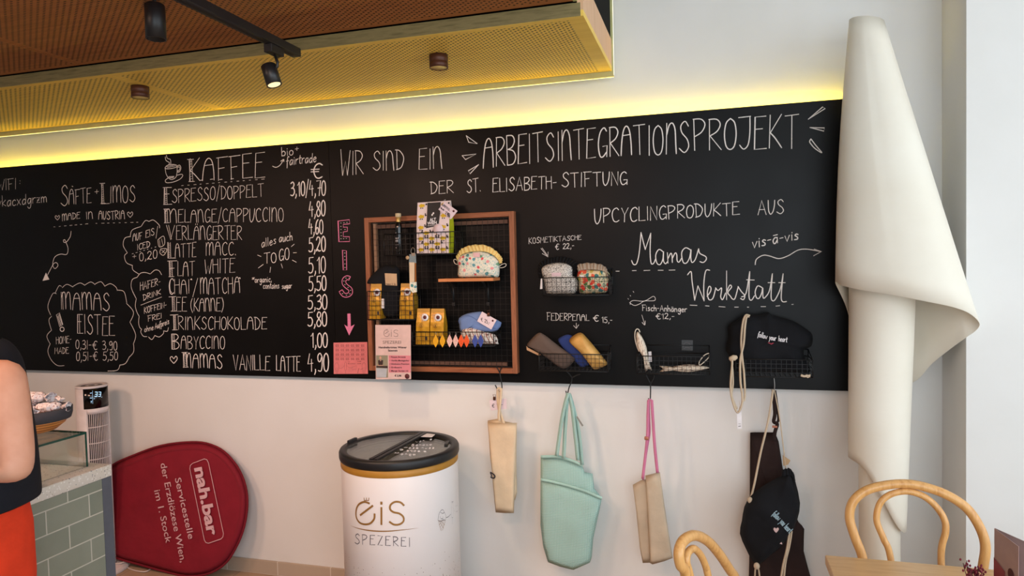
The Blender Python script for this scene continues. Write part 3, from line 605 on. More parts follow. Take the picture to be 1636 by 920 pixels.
# ------------------------------------------------------------------ framed wire grid
m_frm = wood('frame_wood_h', (156, 92, 56), (122, 66, 38), 'X', 3, .55); m_frmv = wood('frame_wood_v', (158, 96, 62), (124, 70, 42), 'Z', 3, .55)
m_bat = wood('pale_batten', (150, 118, 92), (122, 92, 70), 'Z', 3, .7); m_bath = wood('dark_batten', (96, 66, 50), (74, 48, 36), 'X', 3, .7)
YF0, YF1 = -.078, YFB-.0005
p = at(581.4, 348, YF0); q = at(825, 597, YF0); FX0, FX1, FZ0, FZ1 = p.x, at(820.5, 337, YF0).x, q.z, p.z; fw = .023
fr = thing('display_frame', ((FX0+FX1)/2, YF0, FZ0), 'reddish wooden frame with black wire grid hung on the chalkboard', 'frame')
for nm, x0, x1, z0, z1, mm in (('side_rail', FX0, FX0+fw, FZ0, FZ1, m_frmv), ('side_rail', FX1-fw, FX1, FZ0, FZ1, m_frmv), ('top_rail', FX0+fw, FX1-fw, FZ1-fw, FZ1, m_frm), ('bottom_rail', FX0+fw, FX1-fw, FZ0, FZ0+fw, m_frm)):
    MB().box((x0, YF0, z0), (x1, YF1, z1)).build(nm, mm, fr, bevel=.0015)
MB().box((FX0+fw+.012, -.056, FZ0+fw), (FX0+fw+.03, YF1, FZ1-fw)).build('inner_batten', m_bat, fr)
MB().box((FX0+fw+.03, -.056, FZ1-fw-.03), (FX1-fw-.012, YF1, FZ1-fw-.012)).build('inner_batten', m_bath, fr)
MB().box((FX0+fw+.03, -.056, FZ0+fw+.008), (FX1-fw-.03, YF1, FZ0+fw+.024)).build('inner_batten', m_bath, fr)
b = MB(); x0, x1, z0, z1 = FX0+fw+.004, FX1-fw-.004, FZ0+fw+.004, FZ1-fw-.004; nx, nz = 27, 26
for i in range(nx+1): x = x0+(x1-x0)*i/nx; r_ = .00055 if 0 < i < nx else .0018; b.box((x-r_, -.0605, z0), (x+r_, -.059, z1))
for i in range(nz+1): z = z0+(z1-z0)*i/nz; r_ = .00055 if 0 < i < nz else .0018; b.box((x0, -.062, z-r_), (x1, -.0605, z+r_))
b.build('wire_mesh', m_gridw, fr)

def basket(rect, Yf, Yb, label, group, sp=.022, back=None, hooks=True):
    xl, yt, xr, yb = rect; a = at(xl, yt, Yf); c = at(xr, yb, Yf); X0, X1, Z0, Z1 = a.x, c.x, c.z, a.z
    t = thing('wire_basket', ((X0+X1)/2, Yf, Z0), label, 'basket', group)
    zb = back or Z1+.0
    r = MB()
    for z in (Z0, Z1):
        r.tube([(X0, Yf, z), (X1, Yf, z), (X1, Yb, z), (X0, Yb, z)], .0022, 6, closed=True)
    for x in (X0, X1):
        r.tube([(x, Yf, Z0), (x, Yf, Z1)], .0022, 6); r.tube([(x, Yb, Z0), (x, Yb, zb)], .0022, 6)
    if zb > Z1+.005:
        r.tube([(X0, Yb, zb), (X1, Yb, zb)], .0022, 6)
        for x in (X0, X1): r.tube([(x, Yf, Z1), (x, Yb, zb)], .0018, 6)
    r.build('rim', m_wire, t)
    g_ = MB(); e = .00075; n = max(2, round((X1-X0)/sp)); m = max(1, round((Z1-Z0)/sp)); d = max(1, round((Yb-Yf)/sp))
    for i in range(1, n):
        x = X0+(X1-X0)*i/n; g_.box((x-e, Yf-e, Z0), (x+e, Yf+e, Z1)); g_.box((x-e, Yf, Z0-e), (x+e, Yb, Z0+e))
    for i in range(1, m):
        z = Z0+(Z1-Z0)*i/m; g_.box((X0, Yf-e, z-e), (X1, Yf+e, z+e))
        for x in (X0, X1): g_.box((x-e, Yf, z-e), (x+e, Yb, z+e))
    for i in range(1, d):
        y = Yf+(Yb-Yf)*i/d; g_.box((X0, y-e, Z0-e), (X1, y+e, Z0+e))
        for x in (X0, X1): g_.box((x-e, y-e, Z0), (x+e, y+e, Z1))
    g_.build('wire_grid', m_wire, t)
    return (X0, X1, Z0, Z1)
GB = 'wire baskets on the framed grid'; GW = 'wire baskets on the chalkboard'
B1 = basket((613, 374, 727.5, 405), -.158, -.0635, 'upper wire basket on the frame, holding the bottle and the printed coffee bag', GB)
B2 = basket((586.5, 465.5, 661.5, 510.8), -.158, -.0805, 'left wire basket on the frame, holding a dark cap between yellow bags', GB)
B3 = basket((658.7, 530, 789, 553), -.158, -.0635, 'bottom wire basket on the frame with earrings on its rim', GB)
YW = YFB-.0035
B4 = basket((867, 444, 973.5, 471.5), -.15, YW, 'wire basket on the chalkboard holding two frilled cosmetic pouches', GW, .021, at(960, 429, YW).z)
B5 = basket((861, 565, 971, 594), -.15, YW, 'wire basket on the chalkboard holding three pencil cases', GW, .018, at(960, 551, YW).z)
B6 = basket((1017.5, 568.5, 1134, 599), -.15, YW, 'wire basket on the chalkboard holding two fabric fish', GW, .018, at(1130, 552, YW).z)
B7 = basket((1175.5, 573.5, 1298.5, 603.5), -.16, YW, 'wire basket at the chalkboard right end holding a black bag', GW, .019, at(1295, 558, YW).z)

# ------------------------------------------------------------------ printed coffee bag, yellow bags, bottle
def bag_body(mb, q, depth, mi=0, pinch=.45):
    """stand-up paper bag: q = front corners bl, br, tr, tl (3-D); folded thin at the top"""
    bl, br, tr, tl = [Vector(v) for v in q]; rows = 8; vs = []; D = Vector((0, depth, 0))
    for j in range(rows+1):
        t = j/rows; a = bl.lerp(tl, t); c = br.lerp(tr, t); k = 1 if t < .55 else max(.12, 1-(t-.55)/.45*.9)
        off = Vector((0, depth*(1-k)*pinch, 0)); bu = Vector((0, -.004*sin(pi*min(1, t*1.2)), 0))
        m_ = (a+c)/2; vs += [a+off, m_+off+bu, c+off, c+off+D*k, m_+off+D*k, a+off+D*k]
    fs = [(0, 1, 2, 3, 4, 5)[::-1], tuple(rows*6+k for k in range(6))]
    for j in range(rows):
        for k in range(6): fs.append((j*6+k, j*6+(k+1) % 6, j*6+6+(k+1) % 6, j*6+6+k))
    k0 = len(mb.f); mb.add(vs, fs, False, mi); return k0
m_bagw = M('bag_white', (226, 208, 206), .5); m_lime = M('lime_side', (196, 200, 30), .5); m_yel = M('print_yellow', (214, 176, 22), .6); m_lab = M('black_label', (28, 26, 28), .6)
zc = B1[2]+.0035
def snapz(P, z):       # put the lowest points of an outline on height z
    d = z-min(p.z for p in P); return [p+Vector((0, 0, d)) for p in P]
YB_ = -.145
q = snapz(PL([(666, 404), (717, 403.5), (718, 319.3), (665.2, 322.8)], YB_), zc)
q[1].z = zc
cb = thing('coffee_bag', (q[0]+q[1])/2, 'tall white and yellow patterned coffee bag with black label in the upper basket', 'coffee bag')
b = MB(); k0 = bag_body(b, q, .062, 0, .25)
for i in range(k0+2, len(b.f)):
    if (i-k0-2) % 6 in (2,) and (i-k0-2)//6 < 6: b.mi[i] = 1
b.build('bag', [m_bagw, m_lime], cb)
up = q[3]-q[0]; rt = q[1]-q[0]
def bagpt(u, v, lift=.0012):
    t = v; off = 0
    k = 1 if t < .55 else max(.12, 1-(t-.55)/.45*.9); off = .062*(1-k)*.25-.004*sin(pi*min(1, t*1.2))*(1-abs(2*u-1))
    return q[0].lerp(q[1], u).lerp(q[3].lerp(q[2], u), v)+Vector((0, off-lift, 0))
b = MB(); bk = MB()
for r_ in range(9):
    for c_ in range(4):
        u = .14+.34*c_-(.17 if r_ % 2 else 0); v = .07+r_*.108
        if u > .98 or u < .02 or v > .95 or (v > .42 and .25 < u < .72): continue
        pl = [(u+.105*(1 if i % 2 else .75)*cos(i*pi/5), v+.042*(1 if i % 2 else .7)*sin(i*pi/5)) for i in range(10)]
        pl = [(min(.99, max(.01, x)), min(.99, max(.01, y))) for x, y in pl]; b.add([bagpt(*x) for x in pl], [tuple(range(10))])
        for s_ in (-1, 1):
            for dx, dz, w_ in ((.135, .022, .03), (.12, .05, .022), (.03, -.05, .02)):
                uu, vv = u+s_*dx, v+dz
                if 0.03 < uu < .97 and .02 < vv < .98: bk.add([bagpt(uu+w_*cos(a*pi/3), vv+w_*.65*sin(a*pi/3), .0016) for a in range(6)], [tuple(range(6))])
b.build('printed_pattern', m_yel, cb, fix=False); bk.build('printed_pattern', m_ink, cb, fix=False)
b = MB(); L = [(.30, .485), (.69, .53), (.71, .75), (.71, .985), (.31, .985), (.315, .75)]; b.add([bagpt(u, v, .0022) for u, v in L], [(0, 1, 2, 5), (5, 2, 3, 4)]); cb_lab = b.build('label', m_lab, cb, fix=False)
bm_ = lambda x, y: bagpt((x-665.5)/52, (404-y)/83.5, .003)
b = MB(); print_text(b, 'ALT', (687, 352.5), (697, 351.8), 5, bm_, .03); print_text(b, 'WIEN', (683.5, 357.7), (698.5, 356.8), 4.6, bm_, .03); print_text(b, 'KAFFEE', (684.5, 360.3), (697, 359.6), 1.6, bm_)
for a in ((690.3, 342), (692, 339.5)): b.add([bm_(a[0]+1.4*cos(t*pi/3), a[1]+1.8*sin(t*pi/3)) for t in range(6)], [tuple(range(6))])
b.build('label_lettering', m_tagw, cb_lab, fix=False)
MB().lathe([(0, 0), (.024, 0), (.024, .001), (0, .001)], bagpt(.69, .46, .0065), 24, (0, -1, .03)).build('round_sticker', m_card, cb)
def tag_card(name, pl, Y, label, cat, lines=(), dot=None, mcard=None, string=None, clip=None, mapper=None):
    P = PL(pl, Y); t = thing(name, sum(P, Vector())/len(P), label, cat)
    sheet(MB(), P).build('card', mcard or m_card, t)
    b = MB()
    for tx, o, e, h in lines: print_text(b, tx, o, e, h, onY(Y-.0006)) if h < 0 else write(b, tx, o, e, h, w=.0026, mapper=onY(Y-.0006), sp=.1)
    if lines: b.build('handwriting', m_ink, t, fix=False)
    if dot: MB().lathe([(0, 0), (dot[2], 0), (dot[2], .0006), (0, .0006)], at(dot[0], dot[1], Y-.0002), 16, (0, -1, 0)).build('round_sticker', m_brown, t)
    if string: MB().tube(PL(string, Y+.001), .0008, 5).build('string', m_tagw, t)
    if clip: MB().rbox(at(clip[0]-2.4, clip[1]+3, Y-.004), at(clip[0]+2.4, clip[1]-3, Y+.006), .001).tube([at(clip[0]-1.5, clip[1]-3, Y-.003), at(clip[0]-2.5, clip[1]-6, Y-.006), at(clip[0]+1.5, clip[1]-6.5, Y-.006), at(clip[0]+1.8, clip[1]-3, Y-.003)], .0009, 5).build('clip', M('bronze_clip', (96, 62, 48), .4, .8), t)
    return t
tag_card('price_tag', [(710.5, 322), (731, 337), (720.3, 350.3), (700.4, 334.5)], -.153, 'pink price tag tilted on the corner of the printed coffee bag', 'price tag',
   [('KAFFEE', (706.5, 328.5), (718.5, 337.5), 4), ('aus wien', (704, 333), (719, 344), 4), ('€ 9,90', (711.5, 343), (718.5, 347.5), 3.5)], (724.7, 337.2, .005), string=[(710.5, 322), (712, 318.5), (709, 320)])
n = N('gold_foil'); co = n.co(); f = n.noise(co, 40, 4); n.col(n.ramp(f, [(.35, srgb(176, 124, 18)), (.65, srgb(206, 156, 40))])); n.set(.33, .15, .5); n.bump(n.noise(co, 55, 3), .35, .004); m_gold = n.m
m_goldd = M('gold_fold', (176, 126, 16), .4)
def yellow_bag(l, r, top, bot, Yf, z, label, grp, tagx):
    a = PL([(l, bot), (r, bot), (r-.5, top), (l+.5, top)], Yf); dz = z-a[0].z; a = [p+Vector((0, 0, dz)) for p in a]; a[1].z = z
    t = thing('coffee_pouch', (a[0]+a[1])/2, label, 'coffee bag', grp); D = .05; pinch = .3
    b = MB(); bag_body(b, a, D, 0, pinch); b.build('pouch', m_gold, t)
    def pt(u, v, lift=.0012):
        k = 1 if v < .55 else max(.12, 1-(v-.55)/.45*.9); o = D*(1-k)*pinch-.004*sin(pi*min(1, v*1.2))*(1-abs(2*u-1))
        return a[0].lerp(a[1], u).lerp(a[3].lerp(a[2], u), v)+Vector((0, o-lift, 0))
    MB().add([pt(.0, .9, .002), pt(1, .9, .002), pt(1, 1.0, .002), pt(0, 1.0, .002)]+[pt(0, .9, -.003), pt(1, .9, -.003), pt(1, 1, -.003), pt(0, 1, -.003)], [(0,1,2,3), (3,2,6,7), (0,3,7,4), (1,5,6,2), (0,4,5,1)]).build('folded_top', m_goldd, t)
    c = pt(tagx, .76, .006); rr = .017
    rt_ = MB().lathe([(0, 0), (rr, 0), (rr, .001), (0, .001)], c, 20, (0, -1, .05)).build('round_tag', m_tagw, t)
    MB().lathe([(0, 0), (rr*.52, 0), (rr*.52, .0006), (0, .0006)], c+Vector((0, -.001, 0)), 16, (0, -1, .05)).build('round_sticker', m_brown, rt_)
    MB().tube([pt(tagx-.1, .86, .003), pt(tagx-.42, .82, .004), pt(tagx-.2, .64, .005), pt(tagx, .70, .006)], .0007, 5).build('string', m_tagw, t)
    b = MB(); ring = [pt(.42+.13*cos(i*pi/8), .53+.062*sin(i*pi/8), .0022) for i in range(17)]; ribbon(b, ring, .0014)
    ribbon(b, [pt(.42, .5, .0022), pt(.42, .56, .0022)], .004); ribbon(b, [pt(.36, .5, .0022), pt(.48, .5, .0022)], .0016)
    for i in range(6): ribbon(b, [pt(.16+i*.11, .36, .0022), pt(.22+i*.11, .372, .0022)], .0022)
    for u0, u1 in ((.14, .24), (.3, .62)): ribbon(b, [pt(u0, .12, .002), pt(u1, .12, .002), pt(u1, .22, .002), pt(u0, .22, .002), pt(u0, .12, .002)], .001)
    for i in range(3): ribbon(b, [pt(.34, .145+i*.025, .0022), pt(.58, .145+i*.025, .0022)], .001)
    b.add([pt(.7, .12, .002), pt(.86, .12, .002), pt(.86, .22, .002), pt(.7, .22, .002)], [(0,1,2,3)]); b.build('printed_label', m_ink, t, fix=False)
GY = 'gold coffee pouches in the framed baskets'
z2 = B2[2]+.0035; z3 = B3[2]+.0035
yellow_bag(590.5, 608.5, 453, 509, -.15, z2, 'gold coffee pouch left of the dark cap in the left basket', GY, .68)
yellow_bag(638.5, 661, 453, 509.5, -.15, z2, 'gold coffee pouch right of the dark cap in the left basket', GY, .55)
yellow_bag(664.5, 686, 494, 551, -.148, z3, 'left gold coffee pouch in the bottom basket', GY, .68)
yellow_bag(687, 708.8, 494, 551, -.148, z3, 'right gold coffee pouch in the bottom basket, beside the yellow earrings', GY, .6)
# bottle
c = at(638, 404, -.115); s_ = pxm(c); c.z = zc-.0012
bo = thing('bottle', c, 'slim dark glass bottle with cream stopper in the upper basket', 'bottle')
hb = (404-338)*s_; R = 5.6*s_
n = N('dark_glass'); n.col(srgb(12, 14, 16)); n.set(.08, 0, .6); m_dglass = n.m
MB().lathe([(R*.9, 0), (R, .003), (R, hb*.66), (R*.93, hb*.72), (R*.72, hb*.78), (R*.62, hb*.80)], c, 28).build('body', m_dglass, bo)
MB().lathe([(R*.66, hb*.79), (R*.68, hb*.80), (R*.68, hb*.905), (R*.6, hb*.91)], c, 24).build('neck_band', M('gold_band', (196, 160, 92), .35, .5), bo)
MB().lathe([(R*.7, hb*.905), (R*.84, hb*.91), (R*.84, hb*.99), (R*.78, hb)], c, 24).build('stopper', M('cream_stopper', (200, 180, 142), .7), bo)
b = MB()
for i, (v0, hh, a0, a1) in enumerate(((.5, .05, -2.5, -1.9), (.38, .04, -2.6, -1.2), (.31, .05, -2.6, -1.2), (.24, .012, -2.6, -1.3), (.16, .03, -2.5, -2.0))):
    k = 8
    for j in range(k):
        if (j*7+i*3) % 5 == 0: continue
        A0, A1 = a0+(a1-a0)*j/k, a0+(a1-a0)*(j+.62)/k
        f_ = lambda a, v: c+Vector((R*1.012*cos(a), R*1.012*sin(a), hb*v))
        b.add([f_(A0, v0), f_(A1, v0), f_(A1, v0+hh*(.5+.5*((j*3+i) % 3)/2)), f_(A0, v0+hh)], [(0, 1, 2, 3)])
b.build('printed_label', m_tagw, bo, fix=False)
# ------------------------------------------------------------------ keyring strap, dark cap, shelf, floral pouch
k5 = lambda s, Y, n=0, c=True: S(s, 530, 300, 2.873, Y, n, c)
m_floral = None
def floral(name, base, cols, scale, base2=None, thr=.53):
    n = N(name); co = n.mp(n.co(), (1, .15, 1)); 
    a = n.noise(co, scale*2, 3); v = n.vor(co, scale); vc = n.vor(co, scale, 'Color'); h = n.sep(vc)
    c = n.ramp(h[0], [(i/len(cols), srgb(*k)) for i, k in enumerate(cols)], 'CONSTANT')
    b_ = n.mix(n.math('GREATER_THAN', n.vor(co, scale*2.7), .42), srgb(*(base2 or base)), srgb(*base))
    blob = n.math('LESS_THAN', n.math('ADD', v, n.math('MULTIPLY', a, .35)), thr)
    n.col(n.mix(blob, b_, c)); n.set(.9, 0, .2); n.bump(n.noise(n.co(), 30, 3), .2, .004); return n.m
m_flo1 = floral('floral_meadow', (226, 222, 204), [(214, 90, 96), (80, 140, 140), (226, 150, 150), (226, 222, 204), (120, 160, 130), (236, 226, 208), (96, 150, 160)], 54, (178, 200, 192), .58)
ky = -.164
kr = thing('keyring', at(659, 395, ky), 'fabric keyring strap clipped under the upper basket', 'keyring')
MB().tube(k5('372,303 364,296 366,282 372,274 380,282 381,296 372,303', ky, 3), .0012, 6, closed=True).box(at(657.5, 409, ky-.003), at(664, 404, ky+.003)).build('clasp', M('clasp_metal', (150, 145, 135), .3, .9), kr)
MB().prism(k5('356,305 385,303 387,345 354,347', ky-.002), (0, .004, 0)).build('patterned_fold', M('blue_grey_cloth', (120, 136, 140), .8, var=.4, scale=300), kr, bevel=.001)
MB().prism(k5('355,342 379,342 379,432 357,434', ky-.004), (0, .003, 0)).build('cream_strap', fabric('cream_strap', (218, 196, 166)), kr, bevel=.001)
MB().prism(k5('378,330 386,332 388,440 379,440', ky+.001), (0, .003, 0)).build('brown_strap', fabric('tan_strap', (150, 92, 42)), kr, bevel=.001)
MB().prism(k5('357,434 388,432 390,478 372,482 358,470', ky-.004), (0, .005, 0)).build('patterned_end', m_flo1, kr, bevel=.001)
MB().lathe([(0, 0), (.0085, 0), (.0085, .001), (0, .001)], at(651, 411.5, ky-.0015), 20, (0, -1, 0)).build('paper_tag', M('kraft', (190, 158, 120), .8), kr)
m_bcloth = fabric('black_cloth', (20, 21, 25), var=.15, wrinkle=.4)
cp = thing('cloth_cap', at(617, 510, -.12), 'folded black cloth cap with tan label in the left basket', 'cap')
P = k5('163,440 172,415 200,385 240,356 290,356 310,375 312,420 312,600 235,602 228,470 200,440', -.12, 3)
dz = max(0, z2+.002-min(p.z for p in P)); P = [p+Vector((0, 0, dz)) if p.z < z2+.01 else p for p in P]
MB().puff(P, NV, .022, .02, wr=.006, wf=30).build('cloth', m_bcloth, cp)
cp_lab = sheet(MB(), k5('243,392 298,394 300,449 247,446', -.1445)).build('label', M('tan_label', (196, 164, 128), .8), cp)
b = MB(); write(b, 'kappe € 32,-', (617, 454.5), (634, 455.5), 2.5, w=.0014, mapper=onY(-.145)); b.build('label_lettering', m_ink, cp_lab, fix=False)
sheet(MB(), k5('225,509 241,508 242,553 227,553', -.1425)).build('care_label', m_tagw, cp)
# shelf
YSF = -.165
a = at(700, 445.5, YSF); c = at(788, 450.5, YSF)
sh = thing('wall_shelf', ((a.x+c.x)/2, -.11, c.z), 'small light wooden shelf on the frame under the floral pouch', 'shelf')
zsh = a.z
MB().box((a.x, YSF, a.z-.0135), (c.x, -.0625, a.z)).build('board', wood('shelf_wood', (206, 130, 76), (180, 106, 56), 'X', 2), sh, bevel=.001)
for x in (at(724, 470, -.07).x, at(779.5, 470, -.07).x):
    MB().tube([(x, -.066, zsh-.0135), (x, -.066, zsh-.125)], .0045, 8).tube(cr([(x, -.15, zsh-.016), (x, -.13, zsh-.022), (x, -.09, zsh-.055), (x, -.067, zsh-.11)], 5), .004, 8).box((x-.007, -.071, zsh-.128), (x+.007, -.0625, zsh-.112)).build('bracket', m_wire, sh)
def ruffle(outer, inner, Y, m, parent, folds=22, amp=.006, name='ruffle'):
    """gathered frill between two matching lines of points"""
    O = cr(outer, 10); I = cr(inner, 10); k = folds*6
    def fn(u, v):
        i = u*(len(O)-1); a = int(min(i, len(O)-2)); p = O[a].lerp(O[a+1], i-a); j = u*(len(I)-1); c_ = int(min(j, len(I)-2)); q_ = I[c_].lerp(I[c_+1], j-c_)
        w = q_.lerp(p, v); return w+Vector((0, amp*(.3+.9*v)*sin(u*folds*2*pi+.6*sin(u*31)), .25*amp*v*sin(u*folds*2*pi*.5)))
    return MB().grid(fn, k, 5).build(name, m, parent, solid=.0016)
k6 = lambda s, Y, n=0, c=True: S(s, 660, 310, 6.135, Y, n, c)
fp = thing('cosmetic_pouch', at(765, 443, -.12), 'floral pouch with yellow frill sitting on the small wooden shelf', 'pouch')
P = k6('448,815 442,720 432,650 462,598 560,566 660,556 760,582 820,625 850,665 846,760 838,806 790,838 730,818 600,818', -.115, 3)
lo = min(p.z for p in P); P = [Vector((p.x, p.y, max(p.z, zsh+.0008))) for p in P]
MB().puff(P, NV, .036, .03, wr=.004).build('body', m_flo1, fp)
m_frill = fabric('yellow_frill', (228, 200, 128), wrinkle=.3)
ruffle(k6('425,630 428,596 470,540 540,508 620,496 710,502 790,540 850,595 876,640 868,676', -.118, 0), k6('440,650 448,628 480,592 560,568 640,560 710,566 770,590 815,624 838,655 846,680', -.124, 0), -.12, m_frill, fp, 20, .005)
m_loop = M('white_cord', (216, 206, 190), .8)
MB().tube(k6('438,690 410,680 398,650 410,638 430,650', -.12, 4, False), .0016, 6).build('loop', m_loop, fp)
MB().tube(k6('848,722 880,720 908,705 910,685 890,682 862,694 848,708', -.12, 4, False), .0016, 6).build('loop', m_loop, fp)
sheet(MB(), k6('590,574 655,577 655,618 591,616', -.152), .001).build('sewn_label', M('pink_label', (226, 182, 182), .8), fp)
# ------------------------------------------------------------------ bottom basket: blue pouch, white pouch, price card, earrings
k8 = lambda s, Y, n=0, c=True: S(s, 650, 470, 7.078, Y, n, c)
wp = thing('fabric_pouch', at(767, 552, -.12), 'white patterned fabric pouch lying under the blue one in the bottom basket', 'pouch')
P = k8('622,420 640,396 720,378 840,412 960,445 1015,470 1030,540 1000,580 620,580', -.11, 2); P = [Vector((p.x, p.y, max(p.z, z3))) for p in P]
n = N('striped_white'); x, y, z = n.sep(n.co()); s1 = n.math('GREATER_THAN', n.math('SINE', n.math('MULTIPLY', n.math('ADD', x, n.math('MULTIPLY', z, .5)), 330)), .82)
v = n.vor(n.co(), 45); n.col(n.mix(n.math('LESS_THAN', v, .28), n.mix(s1, srgb(222, 214, 206), srgb(150, 84, 70)), srgb(130, 100, 96))); n.set(.9); n.bump(n.noise(n.co(), 35, 3), .5, .006); m_strw = n.m
MB().puff(P, NV, .03, .03, wr=.006).build('body', m_strw, wp)
bp = thing('fabric_pouch', at(767, 530, -.11), 'light blue fabric pouch lying on the white pouch in the bottom basket', 'pouch')
MB().puff(k8('592,330 590,268 680,218 800,198 860,204 960,262 1070,320 1030,400 960,424 800,412 700,382 640,420 600,412', -.10, 2), NV, .016, .022, wr=.005).build('body', fabric('blue_cloth', (112, 136, 184), wrinkle=.3), bp)
MB().tube(k8('592,330 596,280 700,240 850,330 1030,398', -.118, 4, False), .0012, 5).build('seam', fabric('blue_seam', (90, 112, 160)), bp)
tag_card('price_card', zp(pts('850,195 1015,290 955,400 795,305'), 650, 470, 7.078), -.128, 'pale price card clipped on the light blue pouch', 'price card', [('€ 25,-', (768.5, 512.5), (782.5, 518.5), 5.5)], (787.2, 512.3, .0045), clip=(780.7, 502.5))
GE = 'leaf earrings on the bottom basket rim'
def earring(cx, cy, m, label):
    Y = -.1625; t = thing('earring', at(cx, cy+10, Y), label, 'earring', GE); hw, hh = 4.6, 10.6
    pl = [(cx, cy-hh), (cx+hw*.55, cy-hh*.5), (cx+hw, cy), (cx+hw*.6, cy+hh*.5), (cx, cy+hh), (cx-hw*.6, cy+hh*.5), (cx-hw, cy), (cx-hw*.55, cy-hh*.5)]
    lf = MB().prism(PL(pl, Y), (0, .002, 0)).build('leaf', m, t, bevel=.0006)
    a = at(cx, cy-hh, Y); MB().tube(cr([a+Vector((0, .001, -.002)), a+Vector((0, -.0015, .006)), a+Vector((0, .004, .0115)), a+Vector((0, .0095, .008)), a+Vector((0, .009, -.004))], 4), .0006, 5).build('ear_hook', M('hook_silver', (170, 165, 160), .3, .9), t)
    b = MB()
    for i in range(-2, 3): ribbon(b, [at(cx, cy+i*3-1, Y-.0004), at(cx+hw*.5, cy+i*3-3.2, Y-.0004)], .0008); ribbon(b, [at(cx, cy+i*3-1, Y-.0004), at(cx-hw*.5, cy+i*3-3.2, Y-.0004)], .0008)
    b.build('vein_cut', M('earring_vein', (90, 60, 40), .8), lf, fix=False)  # vein lines in one plain dark brown
n = N('mottled_red'); v = n.vor(n.co(), 330); n.col(n.ramp(v, [(.25, srgb(206, 74, 66)), (.45, srgb(232, 200, 190))])); m_mot = n.m
for px_, m_, nm in (((695.9, 706.8), M('ear_yellow', (228, 166, 20), .5), 'yellow'), ((718.2, 727.8), m_mot, 'red and white mottled'), ((736.6, 745.4), M('ear_orange', (234, 86, 30), .5), 'orange'), ((758.8, 768), M('ear_blue', (50, 76, 158), .5), 'blue')):
    for i, x in enumerate(px_): earring(x, 544.5, m_, '%s of the two %s leaf earrings on the bottom basket rim' % (('left', 'right')[i], nm))
# ------------------------------------------------------------------ poster and flyer
Yp = -.17; mp_ = onY(Yp-.0008)
po = thing('poster', at(628, 606, Yp), 'pale pink ice cream poster in front of the wooden frame corner', 'poster')
sheet(MB(), PL([(599.6, 519), (656.2, 519), (656.6, 605.5), (600.4, 606)], Yp), .002).build('sheet', M('poster_paper', (214, 184, 178), .35), po)
MB().add([mp_(*p) for p in ((621, 567.5), (656, 568), (656.2, 595), (621.3, 595))], [(0, 1, 2, 3)]).build('pink_panel', M('poster_pink', (210, 128, 138), .5), po, fix=False)
mg = M('grey_gold_print', (128, 112, 104), .6); mp2 = onY(Yp-.0014)
def eis_logo(o, s, mapper, w):
    """round e with slanted bar and little crown, dotless i with dot, S; o = left baseline px, s = letter height px"""
    b = MB(); f = lambda l: [mapper(o[0]+x*s, o[1]-y*s) for x, y in l]; c_ = lambda l: [tuple(p[:2]) for p in cr([(x, y, 0) for x, y in l], 5)]
    ribbon(b, f(c_([(.78, .42), (.76, .22), (.6, .04), (.38, 0), (.16, .08), (.03, .3), (.03, .6), (.14, .82), (.36, .92), (.56, .86)])), w, taper=1); ribbon(b, f([(.2+.05*i, .38+.038*i) for i in range(11)]), w, taper=1)
    for i in range(3): ribbon(b, f([(.36+.09*i, .98), (.35+.1*i, 1.08)]), w*.5)
    ribbon(b, f([(.36, .98), (.54, .98)]), w*.5); ribbon(b, f([(1.06, 0), (1.06, .68)]), w, taper=1); ribbon(b, f([(1.06, .84), (1.06, .9)]), w*1.2, taper=1)
    ribbon(b, f(c_([(1.98, .78), (1.84, .9), (1.62, .92), (1.44, .8), (1.42, .62), (1.56, .5), (1.8, .44), (1.96, .3), (1.96, .12), (1.8, 0), (1.58, -.01), (1.4, .1)])), w, taper=1); return b
eis_logo((613, 537.5), 11.5, mp2, .0022).build('logo', mg, po, fix=False)
b = MB(); ribbon(b, [mp2(608, 540.5), mp2(640, 540.5)], .0009); print_text(b, 'SPEZEREI', (611.5, 549), (640.5, 549), 5, mp2); b.build('logo_lettering', mg, po, fix=False)
b = MB(); print_text(b, 'Handgefertigtes Wiener', (605, 556.3), (650, 556.3), 3.2, mp2, .02); print_text(b, 'Saisoneis', (620, 561.3), (635, 561.3), 3.2, mp2, .02)
for i, tx in enumerate(('• Pistazie Brownie', '• Vanille Madagaskar', '• Himbeere Premium', '• Erdbeere', '• Mango Sorbet (v)')): print_text(b, tx, (622.5, 571.5+5.5*i), ((648, 654, 654, 642, 652)[i], 571.5+5.5*i), 2.5, mp2, .015)
print_text(b, '€ 3,90', (630.5, 601.5), (641, 601.5), 3, mp2, .03); b.build('lettering', m_ink, po, fix=False)
MB().lathe([(0, 0), (.0115, 0), (.0115, .0006), (0, .0006)], mp2(650.5, 601), 20, (0, -1, 0)).build('round_badge', m_brown, po)
ph = MB().add([mp_(*p) for p in ((600.8, 567.5), (619.5, 567.5), (619.8, 603), (601.2, 603))], [(0, 1, 2, 3)]).build('photograph', M('photo_wall', (140, 134, 112), .5), po, fix=False)
ell = lambda cx, cy, rx, ry, n=14: [mp2(cx+rx*cos(i*2*pi/n), cy+ry*sin(i*2*pi/n)) for i in range(n)]
b = MB(); b.add(ell(607.7, 571.5, 1.7, 2.3), [tuple(range(14))]); b.add([mp2(*p) for p in ((606, 575), (609.5, 575), (612.5, 584), (603.5, 584))], [(0,1,2,3)]); b.build('photo_figure', M('photo_skin', (200, 150, 128), .6), ph, fix=False)
b = MB(); b.add([onY(Yp-.0018)(*p) for p in ((604, 575.5), (607, 575), (608, 577.5), (609, 575), (612, 575.5), (611.5, 583), (604.5, 583))], [tuple(range(7))]); b.add([mp2(*p) for p in ((601, 584.5), (619.5, 584.5), (619.5, 588), (601, 587))], [(0,1,2,3)]); b.build('photo_dark', M('photo_dark', (52, 34, 32), .6), ph, fix=False)
